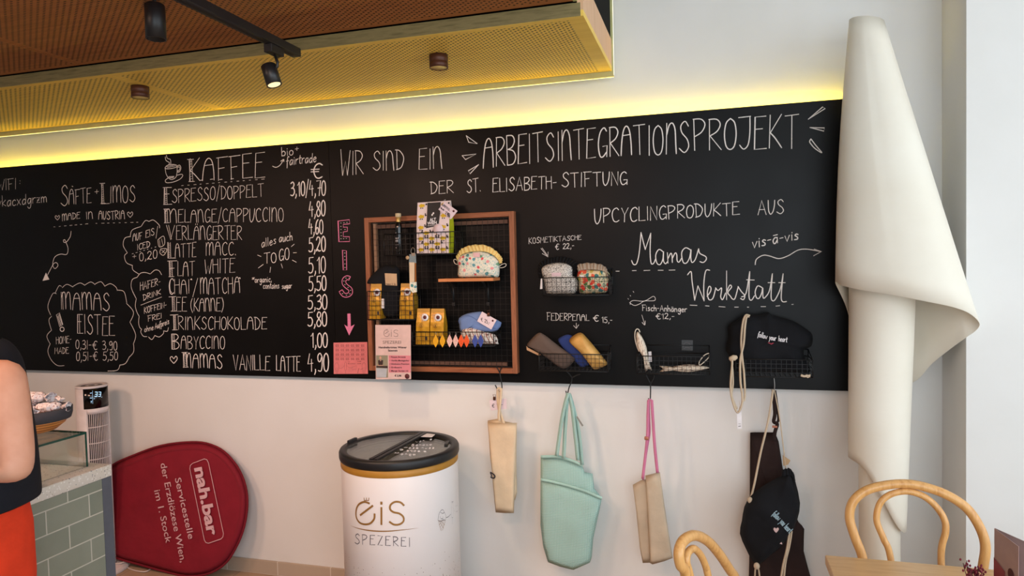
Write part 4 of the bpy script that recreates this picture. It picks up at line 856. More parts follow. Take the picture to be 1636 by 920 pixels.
MB().add([mp2(*p) for p in ((601.2, 588), (618.5, 588.5), (617, 602.5), (601.5, 602.5))], [(0,1,2,3)]).build('photo_freezer', M('photo_grey', (176, 180, 186), .6), ph, fix=False)
Yq = -.0425; mq = onY(Yq-.0007)
fl = thing('flyer', at(560, 597, Yq), 'small pink flyer taped low on the chalkboard, left of the poster', 'flyer')
sheet(MB(), PL([(532.8, 547.3), (586.7, 546.3), (587.8, 597), (533.2, 597.3)], Yq), .001).build('sheet', M('flyer_pink', (222, 124, 124), .7), fl)
b = MB(); md = M('flyer_print', (120, 56, 58), .7)
for r_ in range(4):
    for c_ in range(6): print_text(b, 'EIS', (536.5+8.1*c_, 553.8+7.1*r_), (541.6+8.1*c_, 553.7+7.1*r_), 3.6, mq)
    if r_ < 3: ribbon(b, [mq(536, 555.6+7.1*r_), mq(584, 555.4+7.1*r_)], .0008)
print_text(b, '1x', (556, 578.5), (559, 578.5), 1.6, mq); print_text(b, '0,00', (571, 578), (577, 578), 1.6, mq); print_text(b, 'Becher', (556, 581.5), (568, 581.5), 1.6, mq); print_text(b, '0,00', (571, 581.5), (577, 581.5), 1.6, mq)
b.build('lettering', md, fl, fix=False)
b = MB()
for cx in (538, 581.5):
    stroke(b, [(cx-3.2, 588), (cx-3, 583), (cx-1, 579.5), (cx+1.5, 580), (cx+3.2, 584), (cx+3.2, 588)], .001, mapper=mq); stroke(b, [(cx-3.2, 588), (cx+3.2, 588), (cx+1, 596.5), (cx-1, 596.5), (cx-3.2, 588)], .001, False, mapper=mq)
    stroke(b, [(cx-2, 589), (cx+1, 595)], .0008, False, mapper=mq); stroke(b, [(cx+2, 589), (cx-1, 595)], .0008, False, mapper=mq)
stroke(b, [(550.5, 591), (550.5, 580), (552, 577.5), (553.5, 580), (553.5, 591), (550.5, 591)], .001, False, mapper=mq); stroke(b, [(552, 591), (552, 596.5)], .0018, False, mapper=mq)
stroke(b, [(562, 586.5), (569.5, 584.5), (569, 590), (563, 591), (562, 586.5)], .001, False, mapper=mq); stroke(b, [(573, 588.5), (571.5, 596)], .003, False, mapper=mq)
for s in ('541,588 546,588 550,584', '554,584 558,587 562,588', '574,589 577,590 579,588'): stroke(b, pts(s), .0009, mapper=mq)
b.build('printed_drawing', md, fl, fix=False)
# ------------------------------------------------------------------ cosmetic pouches
k7 = lambda s, Y, n=0, c=True: S(s, 835, 365, 8, Y, n, c)
n = N('dotted_bw'); v = n.vor(n.mp(n.co(), (1, .2, 1)), 290); n.col(n.ramp(v, [(.36, srgb(26, 24, 26)), (.46, srgb(214, 208, 200))])); n.set(.9); n.bump(n.noise(n.co(), 26, 3), .25, .006); m_dot = n.m
m_flo2 = floral('floral_red', (214, 196, 160), [(206, 60, 50), (200, 172, 90), (70, 120, 118), (222, 96, 70), (84, 112, 60), (226, 200, 160), (206, 70, 60)], 56, (120, 146, 126), .7)
z4 = B4[2]+.0035
def onz(P, z):
    lo, hi = min(p.z for p in P), max(p.z for p in P)
    return P if lo >= z else [Vector((p.x, p.y, z+(p.z-lo)*(hi-z)/(hi-lo))) for p in P]
cpo = thing('cosmetic_pouch', at(893, 471, -.1), 'black and white speckled pouch with black frill in the wire basket', 'pouch')
MB().puff(onz(k7('232,520 280,470 380,440 480,434 570,446 630,486 648,530 640,600 690,650 712,700 700,780 660,846 480,850 310,846 280,720 250,600', -.092, 2), z4), NV, .04, .03, wr=.004).build('body', m_dot, cpo)
ruffle(k7('212,640 196,540 212,445 300,392 400,362 500,356 600,380 690,430 706,490 668,570 640,650', -.09), k7('250,630 240,560 250,500 300,462 390,438 480,432 560,444 620,480 640,520 640,570 630,640', -.10), -.09, fabric('black_frill', (16, 15, 16)), cpo, 24, .006)
sheet(MB(), k7('370,566 490,562 492,608 372,612', -.134), .001).build('sewn_label', M('lilac_label', (214, 186, 190), .8), cpo)
sheet(MB(), k7('232,640 250,638 252,770 222,774', -.115), .001).build('side_tag', m_tagw, cpo)
cpr = thing('cosmetic_pouch', at(945, 471, -.1), 'red flowered pouch with beige frill in the wire basket', 'pouch')
MB().puff(onz(k7('718,700 698,640 704,570 724,524 800,520 900,524 1000,530 1070,550 1094,610 1090,720 1080,826 1000,848 860,852 730,846', -.088, 2), z4), NV, .042, .03, wr=.005).build('body', m_flo2, cpr)
ruffle(k7('706,540 702,470 770,446 860,440 940,448 1010,462 1064,500 1090,560 1094,630', -.09), k7('722,560 726,540 780,528 860,524 930,526 1000,536 1050,556 1076,590 1086,640', -.106), -.09, fabric('beige_frill', (172, 152, 132)), cpr, 14, .006)
sheet(MB(), k7('725,592 790,606 786,632 740,618', -.128), .001).build('sewn_label', m_tagw, cpr)
MB().tube(k7('1090,560 1112,600 1108,680 1096,640', -.1, 3, False), .0015, 6).build('loop', M('green_loop', (190, 200, 160), .8), cpr)
# ------------------------------------------------------------------ pencil cases
kr6 = lambda s, Y, n=0, c=True: S(s, 830, 340, 3.066, Y, n, c)
z5 = B5[2]+.0035
def case(s, Y, m, label, f, bk, seam, mseam, zip_=None):
    P = onz(kr6(s, Y, 3), z5); t = thing('pencil_case', min(P, key=lambda v: v.z), label, 'pencil case', 'pencil cases in the wire basket')
    MB().puff(P, NV, f, bk, wr=.003, wf=14).build('body', m, t)
    MB().tube([p+Vector((0, -.0005, 0)) for p in kr6(seam, Y, 5, False)], .0016, 6).build('zip', mseam, t)
    return t
m_taupe = fabric('taupe_cloth', (98, 82, 74)); m_navy = fabric('blue_case_cloth', (48, 66, 128)); 
n = N('gold_cloth'); f = n.noise(n.co(), 18, 4); n.col(n.ramp(f, [(.3, srgb(186, 138, 66)), (.7, srgb(212, 166, 92))])); n.set(.45, .2, .5); n.bump(n.noise(n.co(), 40, 3), .3, .005); m_goldc = n.m
t = case('36,652 60,618 92,588 122,598 200,662 266,716 262,742 228,774 190,764 130,716 60,668', -.108, m_taupe, 'taupe pencil case at the left of the wire basket', .026, .024, '40,650 70,625 94,592 118,598', M('tan_zip', (150, 112, 80), .7))
MB().prism(kr6('33,652 40,660 104,694 96,700 36,672', -.1), (0, .004, 0)).build('tan_base', M('kraft_base', (196, 156, 118), .7), t)
case('188,626 212,604 240,596 264,612 300,680 340,756 326,772 300,778 250,716 210,668', -.07, m_navy, 'blue pencil case in the middle of the wire basket', .018, .018, '190,630 216,604 240,598 262,610', M('navy_zip', (34, 48, 100), .7))
case('243,628 262,604 300,586 334,618 380,676 420,730 430,752 400,770 372,780 354,768 300,694 256,650', -.116, m_goldc, 'shiny gold pencil case at the right of the wire basket', .028, .02, '248,630 256,612 280,604 310,606 336,624', M('bronze_zip', (110, 76, 40), .6))
# ------------------------------------------------------------------ fabric fish
kf = lambda s, Y, n=0, c=True: S(s, 990, 455, 5.933, Y, n, c)
def fishmat(name, axis):
    n = N(name); co = n.mp(n.co(), (70, 20, 300) if axis == 'X' else (330, 20, 60), (0, radians(0 if axis == 'X' else 14), 0)); f = n.noise(co, 1, 3, .6)
    n.col(n.ramp(f, [(.36, srgb(140, 112, 96)), (.46, srgb(222, 206, 186)), (.7, srgb(234, 222, 204))])); n.set(.9); n.bump(f, .3, .002); return n.m
z6 = B6[2]+.0035
f1 = thing('fabric_fish', at(1032, 600, -.118), 'cream fabric fish standing upright at the left of its basket', 'fish charm', 'fabric fish in the wire basket')
MB().puff(onz(kf('166,444 190,462 228,530 254,600 268,690 288,780 306,838 270,822 246,850 238,760 218,690 182,632 160,560 156,490', -.118, 2), z6), NV, .02, .018).build('body', fishmat('fish_cloth_v', 'Z'), f1)
MB().tube(kf('184,632 160,570 146,510 145,455 155,425 170,418 184,428 192,450', -.118, 4, False), .0024, 6).build('loop', m_loop, f1)
sheet(MB(), kf('272,634 300,630 306,728 276,732', -.124)).build('cloth_label', M('grey_label', (206, 204, 208), .8), f1)
f2 = thing('fabric_fish', at(1090, 597, -.125), 'cream fabric fish lying flat at the right of its basket', 'fish charm', 'fabric fish in the wire basket')
MB().puff(onz(kf('374,774 410,788 450,786 500,786 570,764 660,754 760,766 852,790 820,808 740,832 650,846 560,838 500,824 450,830 376,844 410,810', -.115, 2), z6), NV, .022, .018).build('body', fishmat('fish_cloth_h', 'X'), f2)
MB().tube(kf('770,764 752,752 760,720 800,670 840,650 852,664 836,696 790,740 764,758', -.118, 4, False), .0022, 6).build('loop', m_loop, f2)
st = thing('sticker', at(1098, 553, YFB-.001), 'faint grey square sticker on the chalkboard above the lying fish', 'sticker')
sheet(MB(), PL([(1089, 543), (1107, 543.5), (1107, 560), (1089, 559.5)], YFB-.0012), .001).build('film', M('sticker_film', (34, 32, 32), .3), st)
b = MB(); mm = onY(YFB-.0018); stroke(b, [(1091.5, 555), (1092, 550.5), (1095, 547.5), (1099, 547.5), (1102.5, 550), (1103, 554)], .003, mapper=mm); stroke(b, [(1092, 557), (1097, 555), (1102, 556)], .0035, mapper=mm); stroke(b, [(1095, 551), (1099, 551)], .0025, mapper=mm); b.build('print', M('sticker_print', (72, 68, 68), .6), st, fix=False)
# ------------------------------------------------------------------ black drawstring bag in the right basket
m_rope = fabric('cotton_rope', (206, 186, 160), 1500, wrinkle=.5); z7 = B7[2]+.0035
bg1 = thing('drawstring_bag', at(1240, 603, -.11), 'black drawstring bag with red heart print stuffed into the right wire basket', 'bag')
MB().puff(onz(kr6('1022,562 1060,530 1110,500 1170,500 1216,486 1240,502 1340,532 1400,570 1434,602 1430,660 1392,682 1402,740 1420,796 1240,800 1066,792 1046,730 1012,684 1024,620', -.095, 3), z7), NV, .052, .036, wr=.022, wf=13, seed=3).build('body', m_bcloth, bg1)
rp = lambda s, Y=-.172: kr6(s, Y, 6, False)
MB().tube(rp('1128,505 1108,502 1094,540 1086,620 1090,700 1100,790 1104,900 1090,925'), .0042, 8).build('rope', m_rope, bg1)
MB().tube(rp('1126,508 1112,512 1104,560 1098,640 1082,720 1082,820 1092,920 1070,978 1046,930 1034,850 1042,730 1034,714', -.176), .0042, 8).build('rope', m_rope, bg1)
MB().tube(cr([p for p in rp('1030,715 1040,730 1046,830 1040,890 1052,930 1066,960', -.17)], 2), .0036, 8).build('rope', m_rope, bg1)
MB().lathe([(.0, 0), (.009, .004), (.012, .022), (.006, .034), (0, .036)], at(1164.5, 574, -.168), 12, (.8, -.2, .3)).build('rope_knot', m_rope, bg1)
MB().tube(rp('1378,795 1395,800 1410,798 1424,800'), .005, 8).tube(rp('1404,792 1412,806 1424,792'), .003, 6).build('rope_knot', m_rope, bg1)
def arc_text(b, s, path, h, mapper, w):
    q = [Vector((x, y, 0)) for x, y in path]; q = cr(q, 8); L = [0]
    for a, c_ in zip(q, q[1:]): L.append(L[-1]+(c_-a).length)
    tot = sum(G[c_][0]+.12 for c_ in s); x = 0
    def pos(d):
        for i in range(len(L)-1):
            if d <= L[i+1] or i == len(L)-2: t = (q[i+1]-q[i]).normalized(); return q[i]+t*(d-L[i]), t
    for ch in s:
        for sm, stt in G[ch][1]:
            pp = [tuple(p[:2]) for p in cr([(u, v, 0) for u, v in stt], 4)] if sm else stt; out = []
            for u, v in pp:
                p, t = pos((x+u)/tot*L[-1]); p = p+Vector((t.y, -t.x, 0))*(v*h); out.append(mapper(p.x, p.y))
            ribbon(b, out, w)
        x += G[ch][0]+.12
b = MB(); arc_text(b, 'follow your heart', zp(pts('1166,606 1220,620 1270,628 1312,634'), 830, 340, 3.066), 8.5, onY(-.158), .003); b.build('printed_lettering', m_tagw, bg1, fix=False)
b = MB(); mm = onY(-.158); b.add([mm(*p) for p in zp(pts('1215,636 1224,634 1232,640 1240,636 1248,637 1234,645'), 830, 340, 3.066)], [tuple(range(6))]); b.build('printed_heart', M('heart_red', (150, 40, 60), .7), bg1, fix=False)
tag_ob = sheet(MB(), PL([(1177, 656), (1184.5, 655.5), (1185.5, 684.5), (1178, 685)], -.17)).build('paper_tag', m_tagw, bg1)
b = MB(); stroke(b, [(1180, 681), (1183, 680.5)], .004, False, mapper=onY(-.171)); stroke(b, [(1180, 677), (1183, 677)], .002, False, mapper=onY(-.171)); b.build('tag_print', m_ink, tag_ob, fix=False)
MB().tube(PL([(1180.5, 656), (1182, 648), (1181, 640)], -.1705), .0007, 5).build('tag_string', m_rope, bg1)
# ------------------------------------------------------------------ hooks and bags hanging below the chalkboard
kb = lambda s, Y, n=0, c=True: S(s, 740, 580, 2.7056, Y, n, c)
ka = lambda s, Y, n=0, c=True: S(s, 1060, 480, 2.09, Y, n, c)
m_canvas = fabric('cream_canvas', (222, 198, 166), wrinkle=.25); m_canvas2 = fabric('beige_canvas', (202, 184, 160), wrinkle=.3)
YH = -.115
def hook(paths, label, m=m_wire, r=.0026):
    b = MB()
    for p in paths: b.tube(p, r, 8)
    allp = [q for p in paths for q in p]; o = b.build('hanging_hook', m); tag(o, label, 'hook', 'hooks below the baskets'); return o
k9 = lambda s, Y, n=4, c=False: S(s, 760, 540, 9.2, Y, n, c)
hook([k9('300,425 325,455 350,505', -.08), k9('385,420 370,455 350,505', -.08), k9('350,500 362,560 378,640 386,710 378,765 350,785 325,765 300,715 284,690', -.09)], 'black wire hook under the wooden frame, carrying the cream canvas pouch')
hook([kb('440,30 455,42 470,62', -.1, 4, False), kb('505,48 490,52 470,62', -.1, 4, False), kb('470,60 468,80 458,105 452,128 447,132 444,120', -.1, 4, False)], 'black wire hook under the pencil cases, carrying the mint bag')
hook([kb('826,52 822,66 810,88', -.1, 4, False), kb('790,50 800,70 810,88', -.1, 4, False), kb('810,86 810,110 809,150 806,160 800,152', -.1, 4, False)], 'black wire hook under the fish basket, carrying the pouch with pink strap')
hook([ka('369,258 371,280 370,296 366,304 361,298', -.1, 4, False)], 'short steel hook under the black bag, carrying the brown apron', M('steel', (150, 148, 145), .3, .9), .002)

t = thing('canvas_pouch', at(803, 819, -.1), 'narrow folded cream canvas pouch hanging under the frame', 'bag')
MB().puff(kb('105,254 165,259 232,258 228,400 222,560 219,648 180,648 140,645 128,520 112,330', -.112, 1), NV, .012, .01, power=.25, wr=.003, wf=12).build('front_panel', m_canvas, t)
MB().puff(kb('106,248 150,240 182,252 232,262 230,420 233,560 225,590 200,600 140,600 116,400', -.092, 1), NV, .008, .008, power=.25, wr=.003).build('back_panel', m_canvas, t)
w = .011
MB().strap(kb('150,112 150,150 156,200 168,240 176,262', YH+.004, 4, False), (1, 0, .1), .013, .0025).strap(kb('164,112 162,150 158,190 154,225 156,250', YH-.004, 4, False), (1, 0, 0), .012, .0025).tube(kb('146,116 156,108 168,114', YH, 4, False), .005, 8).build('strap', m_canvas, t)
b = MB(); stroke(b, zp(pts('118,472 128,478 137,488 132,497 120,494'), 740, 580, 2.7056), .008, mapper=onY(-.1265)); stroke(b, zp(pts('118,474 122,485 120,494'), 740, 580, 2.7056), .007, mapper=onY(-.1265)); b.build('printed_mark', m_ink, t, fix=False)
tag_card('price_tag', zp(pts('113,160 186,153 189,197 120,205'), 740, 580, 2.7056), -.108, 'lilac price tag clipped behind the strap of the cream canvas pouch', 'price tag', [('€ 19,-', (786, 651), (803, 649), 5.5)], clip=(790, 636.5))

n = N('mint_waffle'); co = n.co(); x, y, z = n.sep(co)
gx = n.math('SINE', n.math('MULTIPLY', x, 900)); gz = n.math('SINE', n.math('MULTIPLY', n.math('ADD', z, n.math('MULTIPLY', y, .6)), 900))
c = n.math('ADD', n.math('MULTIPLY', gx, gz), n.math('MULTIPLY', n.math('ADD', gx, gz), .4))
n.col(n.ramp(c, [(.25, srgb(160, 200, 190)), (.75, srgb(214, 232, 225))])); n.set(.95, 0, .15); n.bump(c, .5, .002); m_mint = n.m
m_mintd = fabric('mint_hem', (172, 208, 197))
t = thing('tote_bag', at(905, 911, -.12), 'mint green waffle cloth tote bag with large front pocket, hanging on its hook', 'bag')
MB().puff(kb('335,404 400,402 432,408 480,424 516,442 524,470 560,478 566,540 600,582 588,640 562,760 556,836 548,862 476,894 420,880 366,860 346,792 334,700', -.075, 1), NV, .03, .035, power=.4, wr=.008, wf=10).build('body', m_mint, t)
MB().puff(kb('335,502 430,522 524,550 600,582 580,670 560,762 555,834 548,862 476,894 420,880 366,858 344,780 334,640', -.108, 1), NV, .026, .012, power=.4, wr=.008, wf=10).build('front_pocket', m_mint, t)
MB().strap([p+Vector((0, -.004, 0)) for p in kb('336,502 380,510 430,522 480,536 526,551 560,565 600,583', -.112, 4, False)], (0, 0, 1), .012, .004).build('pocket_hem', m_mintd, t)
MB().strap([p+Vector((0, -.002, 0)) for p in kb('336,404 400,403 432,409 480,425 516,443', -.092, 4, False)], (0, 0, 1), .012, .004).build('top_hem', m_mintd, t)
for s_, Y in (('454,130 440,180 424,260 404,402', -.112), ('452,132 446,200 440,300 434,412', -.104), ('456,130 470,190 480,270 496,420', -.108), ('458,132 478,200 500,300 514,440', -.098)):
    MB().strap(kb(s_, Y, 5, False), (1, -.25, 0), .017, .003).build('handle', m_mint, t)
sheet(MB(), kb('488,232 494,230 520,270 514,274', -.12), .001).build('paper_tag', M('grey_tag', (140, 138, 130), .8), t)

t = thing('shoulder_pouch', at(1050, 900, -.1), 'beige folded cloth pouch hanging on a long pink strap', 'bag')
MB().puff(kb('788,486 850,470 868,600 886,720 906,842 870,856 818,870 808,864 800,700', -.118, 1), NV, .012, .01, power=.25, wr=.004, wf=9).build('front_flap', m_canvas2, t)
MB().puff(kb('733,526 768,506 800,500 812,600 816,760 812,862 776,864 764,800 748,640', -.095, 1), NV, .012, .012, power=.25, wr=.004, wf=9).build('back_flap', m_canvas2, t)
m_pinks = fabric('pink_strap', (212, 126, 160))
MB().strap(kb('801,160 798,230 797,300 790,380 776,500', YH, 4, False), (1, 0, 0), .012, .0025).strap(kb('803,160 804,230 806,300 796,360 786,430 778,505', YH+.006, 4, False), (1, -.3, 0), .008, .0025).strap(kb('815,160 820,240 828,360 840,474', YH-.004, 4, False), (1, 0, 0), .0125, .0025).tube(kb('799,164 806,157 817,163', YH, 4, False), .0038, 8).build('strap', m_pinks, t)
MB().rbox(at(1029.5, 703, YH-.005), at(1036.5, 697, YH+.004), .002).build('strap_buckle', M('rose_buckle', (190, 120, 96), .4, .5), t)

m_brownc = fabric('brown_apron', (46, 32, 30), wrinkle=.3)
t = thing('apron', at(1230, 1000, -.04), 'dark brown apron hanging on the wall behind the black drawstring bag', 'apron')
A = [(1198.5, 700), (1198.6, 692.5), (1200, 690.6), (1216, 690.4), (1234, 690.5), (1237, 691.5), (1244, 705), (1250, 745), (1262, 800), (1276, 834), (1285, 845), (1284, 880), (1296, 925), (1306, 990), (1290, 1040), (1240, 1048), (1198, 1040), (1197, 900), (1198, 780)]
MB().puff(PL([tuple(p[:2]) for p in cr([(x, y, 0) for x, y in A], 2, True)], -.035), NV, .016, .012, power=.35, wr=.012, wf=7).build('cloth', m_brownc, t)
MB().strap(ka('367,300 370,340 372,380 368,405 380,412 372,440 370,470', -.09, 4, False), (1, 0, 0), .014, .003).strap(ka('372,300 378,340 384,395 376,410', -.085, 4, False), (1, -.2, 0), .01, .003).build('neck_strap', m_brownc, t)
MB().rbox(at(1234, 683.5, -.1), at(1241.5, 679.5, -.088), .0015).build('buckle', M('rose_buckle', (190, 120, 96)), t)

t = thing('drawstring_bag', at(1230, 905, -.12), 'black drawstring bag with blue slogan and heart, hanging in front of the brown apron', 'bag')
MB().puff(ka('292,652 330,620 372,596 404,580 425,568 440,602 456,676 448,728 430,772 396,818 356,852 322,880 298,870 276,830 255,778 262,734 270,688', -.13, 2), NV, .05, .045, wr=.018, wf=12, seed=5).build('body', m_bcloth, t)
ruffle(ka('396,566 410,560 424,562 436,580 440,600', -.14), ka('396,590 412,584 426,584 434,598 438,618', -.15), -.14, m_bcloth, t, 6, .004, 'gathered_top')
for s_, Y, r_ in (('366,298 350,400 324,510 304,610 291,662', -.125, .0042), ('370,298 386,380 398,470 408,560', -.115, .0022), ('428,770 420,820 408,870 402,925', -.15, .004), ('420,775 412,830 400,880 392,930', -.155, .004), ('312,885 318,900 322,930', -.15, .003), ('308,888 306,905 305,930', -.15, .003)):
    MB().tube(ka(s_, Y, 5, False), r_, 8).build('rope', m_rope, t)
MB().ball(at(1198.5, 799, -.14), .011, .01, .013).build('rope_knot', m_rope, t); MB().ball(at(1209, 904, -.15), .012, .01, .014).build('rope_knot', m_rope, t)
b = MB(); mm = onY(-.183); arc_text(b, 'follow you heart', zp(pts('362,716 385,738 402,758 420,778'), 1060, 480, 2.09), 10, mm, .0036); b.build('printed_lettering', M('print_blue', (150, 178, 190), .7), t, fix=False)
b = MB(); c0 = (1240, 846.5); b.add([mm(c0[0]+4.6*x, c0[1]+4.8*y) for x, y in ((0, .95), (-.6, .4), (-.95, -.2), (-.85, -.7), (-.4, -.8), (0, -.4), (.4, -.8), (.85, -.7), (.95, -.2), (.6, .4))], [tuple(range(10))]); b.add([mm(*p) for p in zp(pts('388,812 394,806 397,814'), 1060, 480, 2.09)], [(0, 1, 2)]); b.build('printed_heart', M('heart_pale', (210, 180, 178), .7), t, fix=False)
sheet(MB(), ka('398,516 424,534 416,548 400,552', -.1), .001).build('kraft_tag', M('kraft', (190, 158, 120)), t)
# ------------------------------------------------------------------ ice cream freezer
FC = Vector((-1.283, -.365, 0)); FR, FT = .2475, .838
def fit_freezer():
    global FC, FR, FT
    def ext(X, R, zt):
        q = []
        for i in range(72):
            p = Vector((X+R*cos(i*pi/36), FC.y+R*sin(i*pi/36), zt))-EYE; d = p.dot(FWD); q.append((818+F_PX*p.dot(RGT)/d, 460-F_PX*p.dot(UPV)/d))
        xs = [a for a, _ in q]; ys = [b for _, b in q]; return min(xs), max(xs), min(ys)
    X, R, Z = FC.x, FR, FT
    for _ in range(40):
        a, b_, c = ext(X, R, Z); k = 2.75/F_PX
        X += ((541+733.3)/2-(a+b_)/2)*k; R += ((733.3-541)-(b_-a))/2*k; Z -= (687.8-c)*k
    FC = Vector((X, FC.y, 0)); FR, FT = R, Z
fit_freezer()
RB = FR*.972
n = N('freezer_print'); co = n.co(); x, y, z = n.sep(co)
v = n.vor(n.mp(co, (1, 1, 1)), 150); rnd = n.sep(n.vor(co, 150, 'Color'))[0]
dens = n.math('MULTIPLY', n.math('SUBTRACT', FT-.40, z), 1.9); dots = n.math('MULTIPLY', n.math('LESS_THAN', v, .26), n.math('LESS_THAN', rnd, dens))
n.col(n.mix(dots, srgb(236, 232, 232), srgb(140, 120, 110))); n.set(.35, 0, .4); m_frz = n.m
m_rim = M('black_plastic', (22, 23, 26), .45); m_gband = M('gold_band_print', (178, 128, 46), .45, .1)
fz = thing('ice_cream_freezer', FC, 'round white ice cream freezer with gold lettering and sliding glass lids', 'freezer')
MB().lathe([(RB*.97, .0), (RB*.97, .05), (RB, .052), (RB, FT-.062), (RB*.99, FT-.055)], FC, 72).build('body', m_frz, fz)
MB().lathe([(RB*1.002, FT-.066), (RB*1.006, FT-.064), (RB*1.006, FT-.034), (RB*.99, FT-.033)], FC, 72, cap=False).build('gold_band', m_gband, fz)
MB().lathe([(RB*.99, FT-.036), (FR*.99, FT-.036), (FR, FT-.028), (FR, FT-.008), (FR*.985, FT), (FR*.89, FT), (FR*.87, FT-.004), (FR*.87, FT-.03), (RB*.85, FT-.036), (RB*.99, FT-.036)], FC, 72, cap=False).build('rim', m_rim, fz)
MB().lathe([(FR*.85, FT-.03), (FR*.84, FT-.3), (0, FT-.3)], FC, 60, cap=False).build('inner_well', M('well_grey', (196, 194, 190), .4), fz)
b = MB()
for i in range(5): b.lathe([(.0, 0), (.062, 0), (.068, .1), (.064, .1), (.058, .06), (0, .065)], FC+Vector((.13*cos(i*1.2566+.3), .13*sin(i*1.2566+.3), FT-.298)), 20)
b.build('ice_tubs', M('tub_white', (214, 206, 192), .6), fz)
n = N('lid_glass'); tr = n.n('ShaderNodeBsdfTransparent'); tr.inputs[0].default_value = (.86, .88, .87, 1); gl = n.n('ShaderNodeBsdfGlossy'); gl.inputs['Roughness'].default_value = .03; lw = n.n('ShaderNodeLayerWeight'); lw.inputs[0].default_value = .35
mx = n.n('ShaderNodeMixShader'); n.l(n.math('MULTIPLY', lw.outputs['Fresnel'], .8), mx.inputs[0]); n.l(tr.outputs[0], mx.inputs[1]); n.l(gl.outputs[0], mx.inputs[2]); n.l(mx.outputs[0], n.t.nodes['Material Output'].inputs[0]); m_glass = n.m
def atzF(px, py, dz=0): return atz(px, py, FT-.006+dz)
a = atzF(602, 728.5); c = atzF(671, 692); dv = (c-a).normalized(); mid = (a+c)/2
ang = math.atan2(dv.y, dv.x); rr = FR*.868
for s_, dz in ((1, -.010), (-1, -.016)):
    P = [FC+Vector((rr*cos(ang+s_*i*pi/24), rr*sin(ang+s_*i*pi/24), FT+dz)) for i in range(25)]
    lid = lid0 = MB().prism(P, (0, 0, .004)).build('glass_lid', m_glass, fz)
sd = Vector((-dv.y, dv.x, 0)); L0 = FC+Vector((0, 0, FT-.006))
for o_ in (-.011, .011): MB().prism([L0+dv*(-rr*.99)+sd*(o_-.008), L0+dv*(rr*.99)+sd*(o_-.008), L0+dv*(rr*.99)+sd*(o_+.008), L0+dv*(-rr*.99)+sd*(o_+.008)], (0, 0, .008)).build('lid_rail', m_rim, fz)
for px_, py_ in ((562.5, 706), (714.5, 711.5)):
    p = atzF(px_, py_, .004); d = (p-FC); d.z = 0; d.normalize(); e = Vector((-d.y, d.x, 0))
    MB().prism([p+e*.03-d*.008, p-e*.03-d*.008, p-e*.03+d*.006, p+e*.03+d*.006], (0, 0, .014)).build('lid_handle', m_rim, fz, bevel=.002)
b = MB(); lm = lambda x, y: atzF(x, y, .0015)
for tx, o, e in (('Vanille', (664, 707.5), (690, 702.5)), ('Schoko', (657, 712.5), (690, 711)), ('Haselnuss', (646, 716.5), (694, 716.5)), ('Pistazie', (639, 720.5), (681, 722)), ('Mango', (630, 726), (664, 727))): write(b, tx, o, e, 3.0, w=.0026, mapper=lm, jit=.01)
b.build('lid_lettering', m_tagw, lid, fix=False)
MB().prism([atzF(*p, .003) for p in ((666, 697.5), (671, 692), (696, 693.5), (690, 698.5))], (0, 0, .001)).build('paper_note', m_tagw, fz)
def on_cyl(x, y, R=RB*1.003):
    d = FWD*F_PX+RGT*(x-818)-UPV*(y-460); o = EYE-FC; A = d.x**2+d.y**2; B = 2*(o.x*d.x+o.y*d.y); Cc = o.x**2+o.y**2-R*R
    D = B*B-4*A*Cc; t = (-B-sqrt(max(D, 0)))/(2*A); return EYE+d*t
def cyl_fix(b, name, m):     # push every printed point on to the drum, just proud of the wall
    for v in b.v:
        d = Vector((v.x-FC.x, v.y-FC.y, 0)); k = RB*1.004/d.length; v.x = FC.x+d.x*k; v.y = FC.y+d.y*k
    return b.build(name, m, fz, fix=False)
m_gold2 = M('gold_print', (158, 116, 60), .4, .2); m_gprint = M('grey_print', (92, 86, 94), .5)
cyl_fix(eis_logo((568, 837.5), 39, on_cyl, .0098), 'logo_lettering', m_gold2)
b = MB(); sw = [tuple(p[:2]) for p in cr([(x, y, 0) for x, y in zp(pts('140,634 190,652 260,664 340,667 430,660 530,648'), 520, 660, 3.5375)], 6)]
up_ = [(x, y-1.0*sin(pi*i/(len(sw)-1))) for i, (x, y) in enumerate(sw)]; dn = [(x, y+1.0*sin(pi*i/(len(sw)-1))) for i, (x, y) in enumerate(sw)]
P = [on_cyl(*p) for p in up_]+[on_cyl(*p) for p in dn]; k = len(sw); b.add(P, [(i, i+1, k+i+1, k+i) for i in range(k-1)]); cyl_fix(b, 'logo_swoosh', m_gold2)
b = MB(); f_ = lambda l: zp(l, 520, 660, 3.5375); caps = [('~44,4 30,0 12,4 6,16 18,26 38,32 46,44 36,56 18,57 4,50', 166, 680, 1.0, 1.0)]
write(b, 'S', (567, 868.5), (574.5, 869), 16, w=.0042, mapper=on_cyl, jit=0); write(b, 'PEZEREI', (579, 869.5), (655, 873), 15.5, 14, .0042, mapper=on_cyl, jit=0, sp=.28); cyl_fix(b, 'logo_lettering', m_gprint)
b = MB(); q = lambda s: zp(pts(s), 520, 660, 3.5375)
for s in ('636,605 640,575 648,556 662,545 672,560 680,580 678,604', '636,605 650,612 665,602 678,604', '650,560 662,566 672,560', '720,500 712,520 712,580 716,590 722,580 722,520 720,500', '682,590 695,584 708,570', '724,545 735,558 745,552', '735,525 745,520', '712,502 722,498', '648,585 650,588', '664,584 666,587', '652,594 658,597 664,593'): stroke(b, q(s), .003, mapper=on_cyl)
stroke(b, q('717,590 717,625'), .005, False, mapper=on_cyl); cyl_fix(b, 'printed_drawing', m_gprint)
b = MB()
for s in ('638,608 652,662 662,660 678,606 638,608', '645,612 668,650', '655,610 674,632', '670,610 648,645', '660,612 643,630', '678,612 655,655'): stroke(b, q(s), .0034, False, mapper=on_cyl)
cyl_fix(b, 'printed_cone', m_gold2)

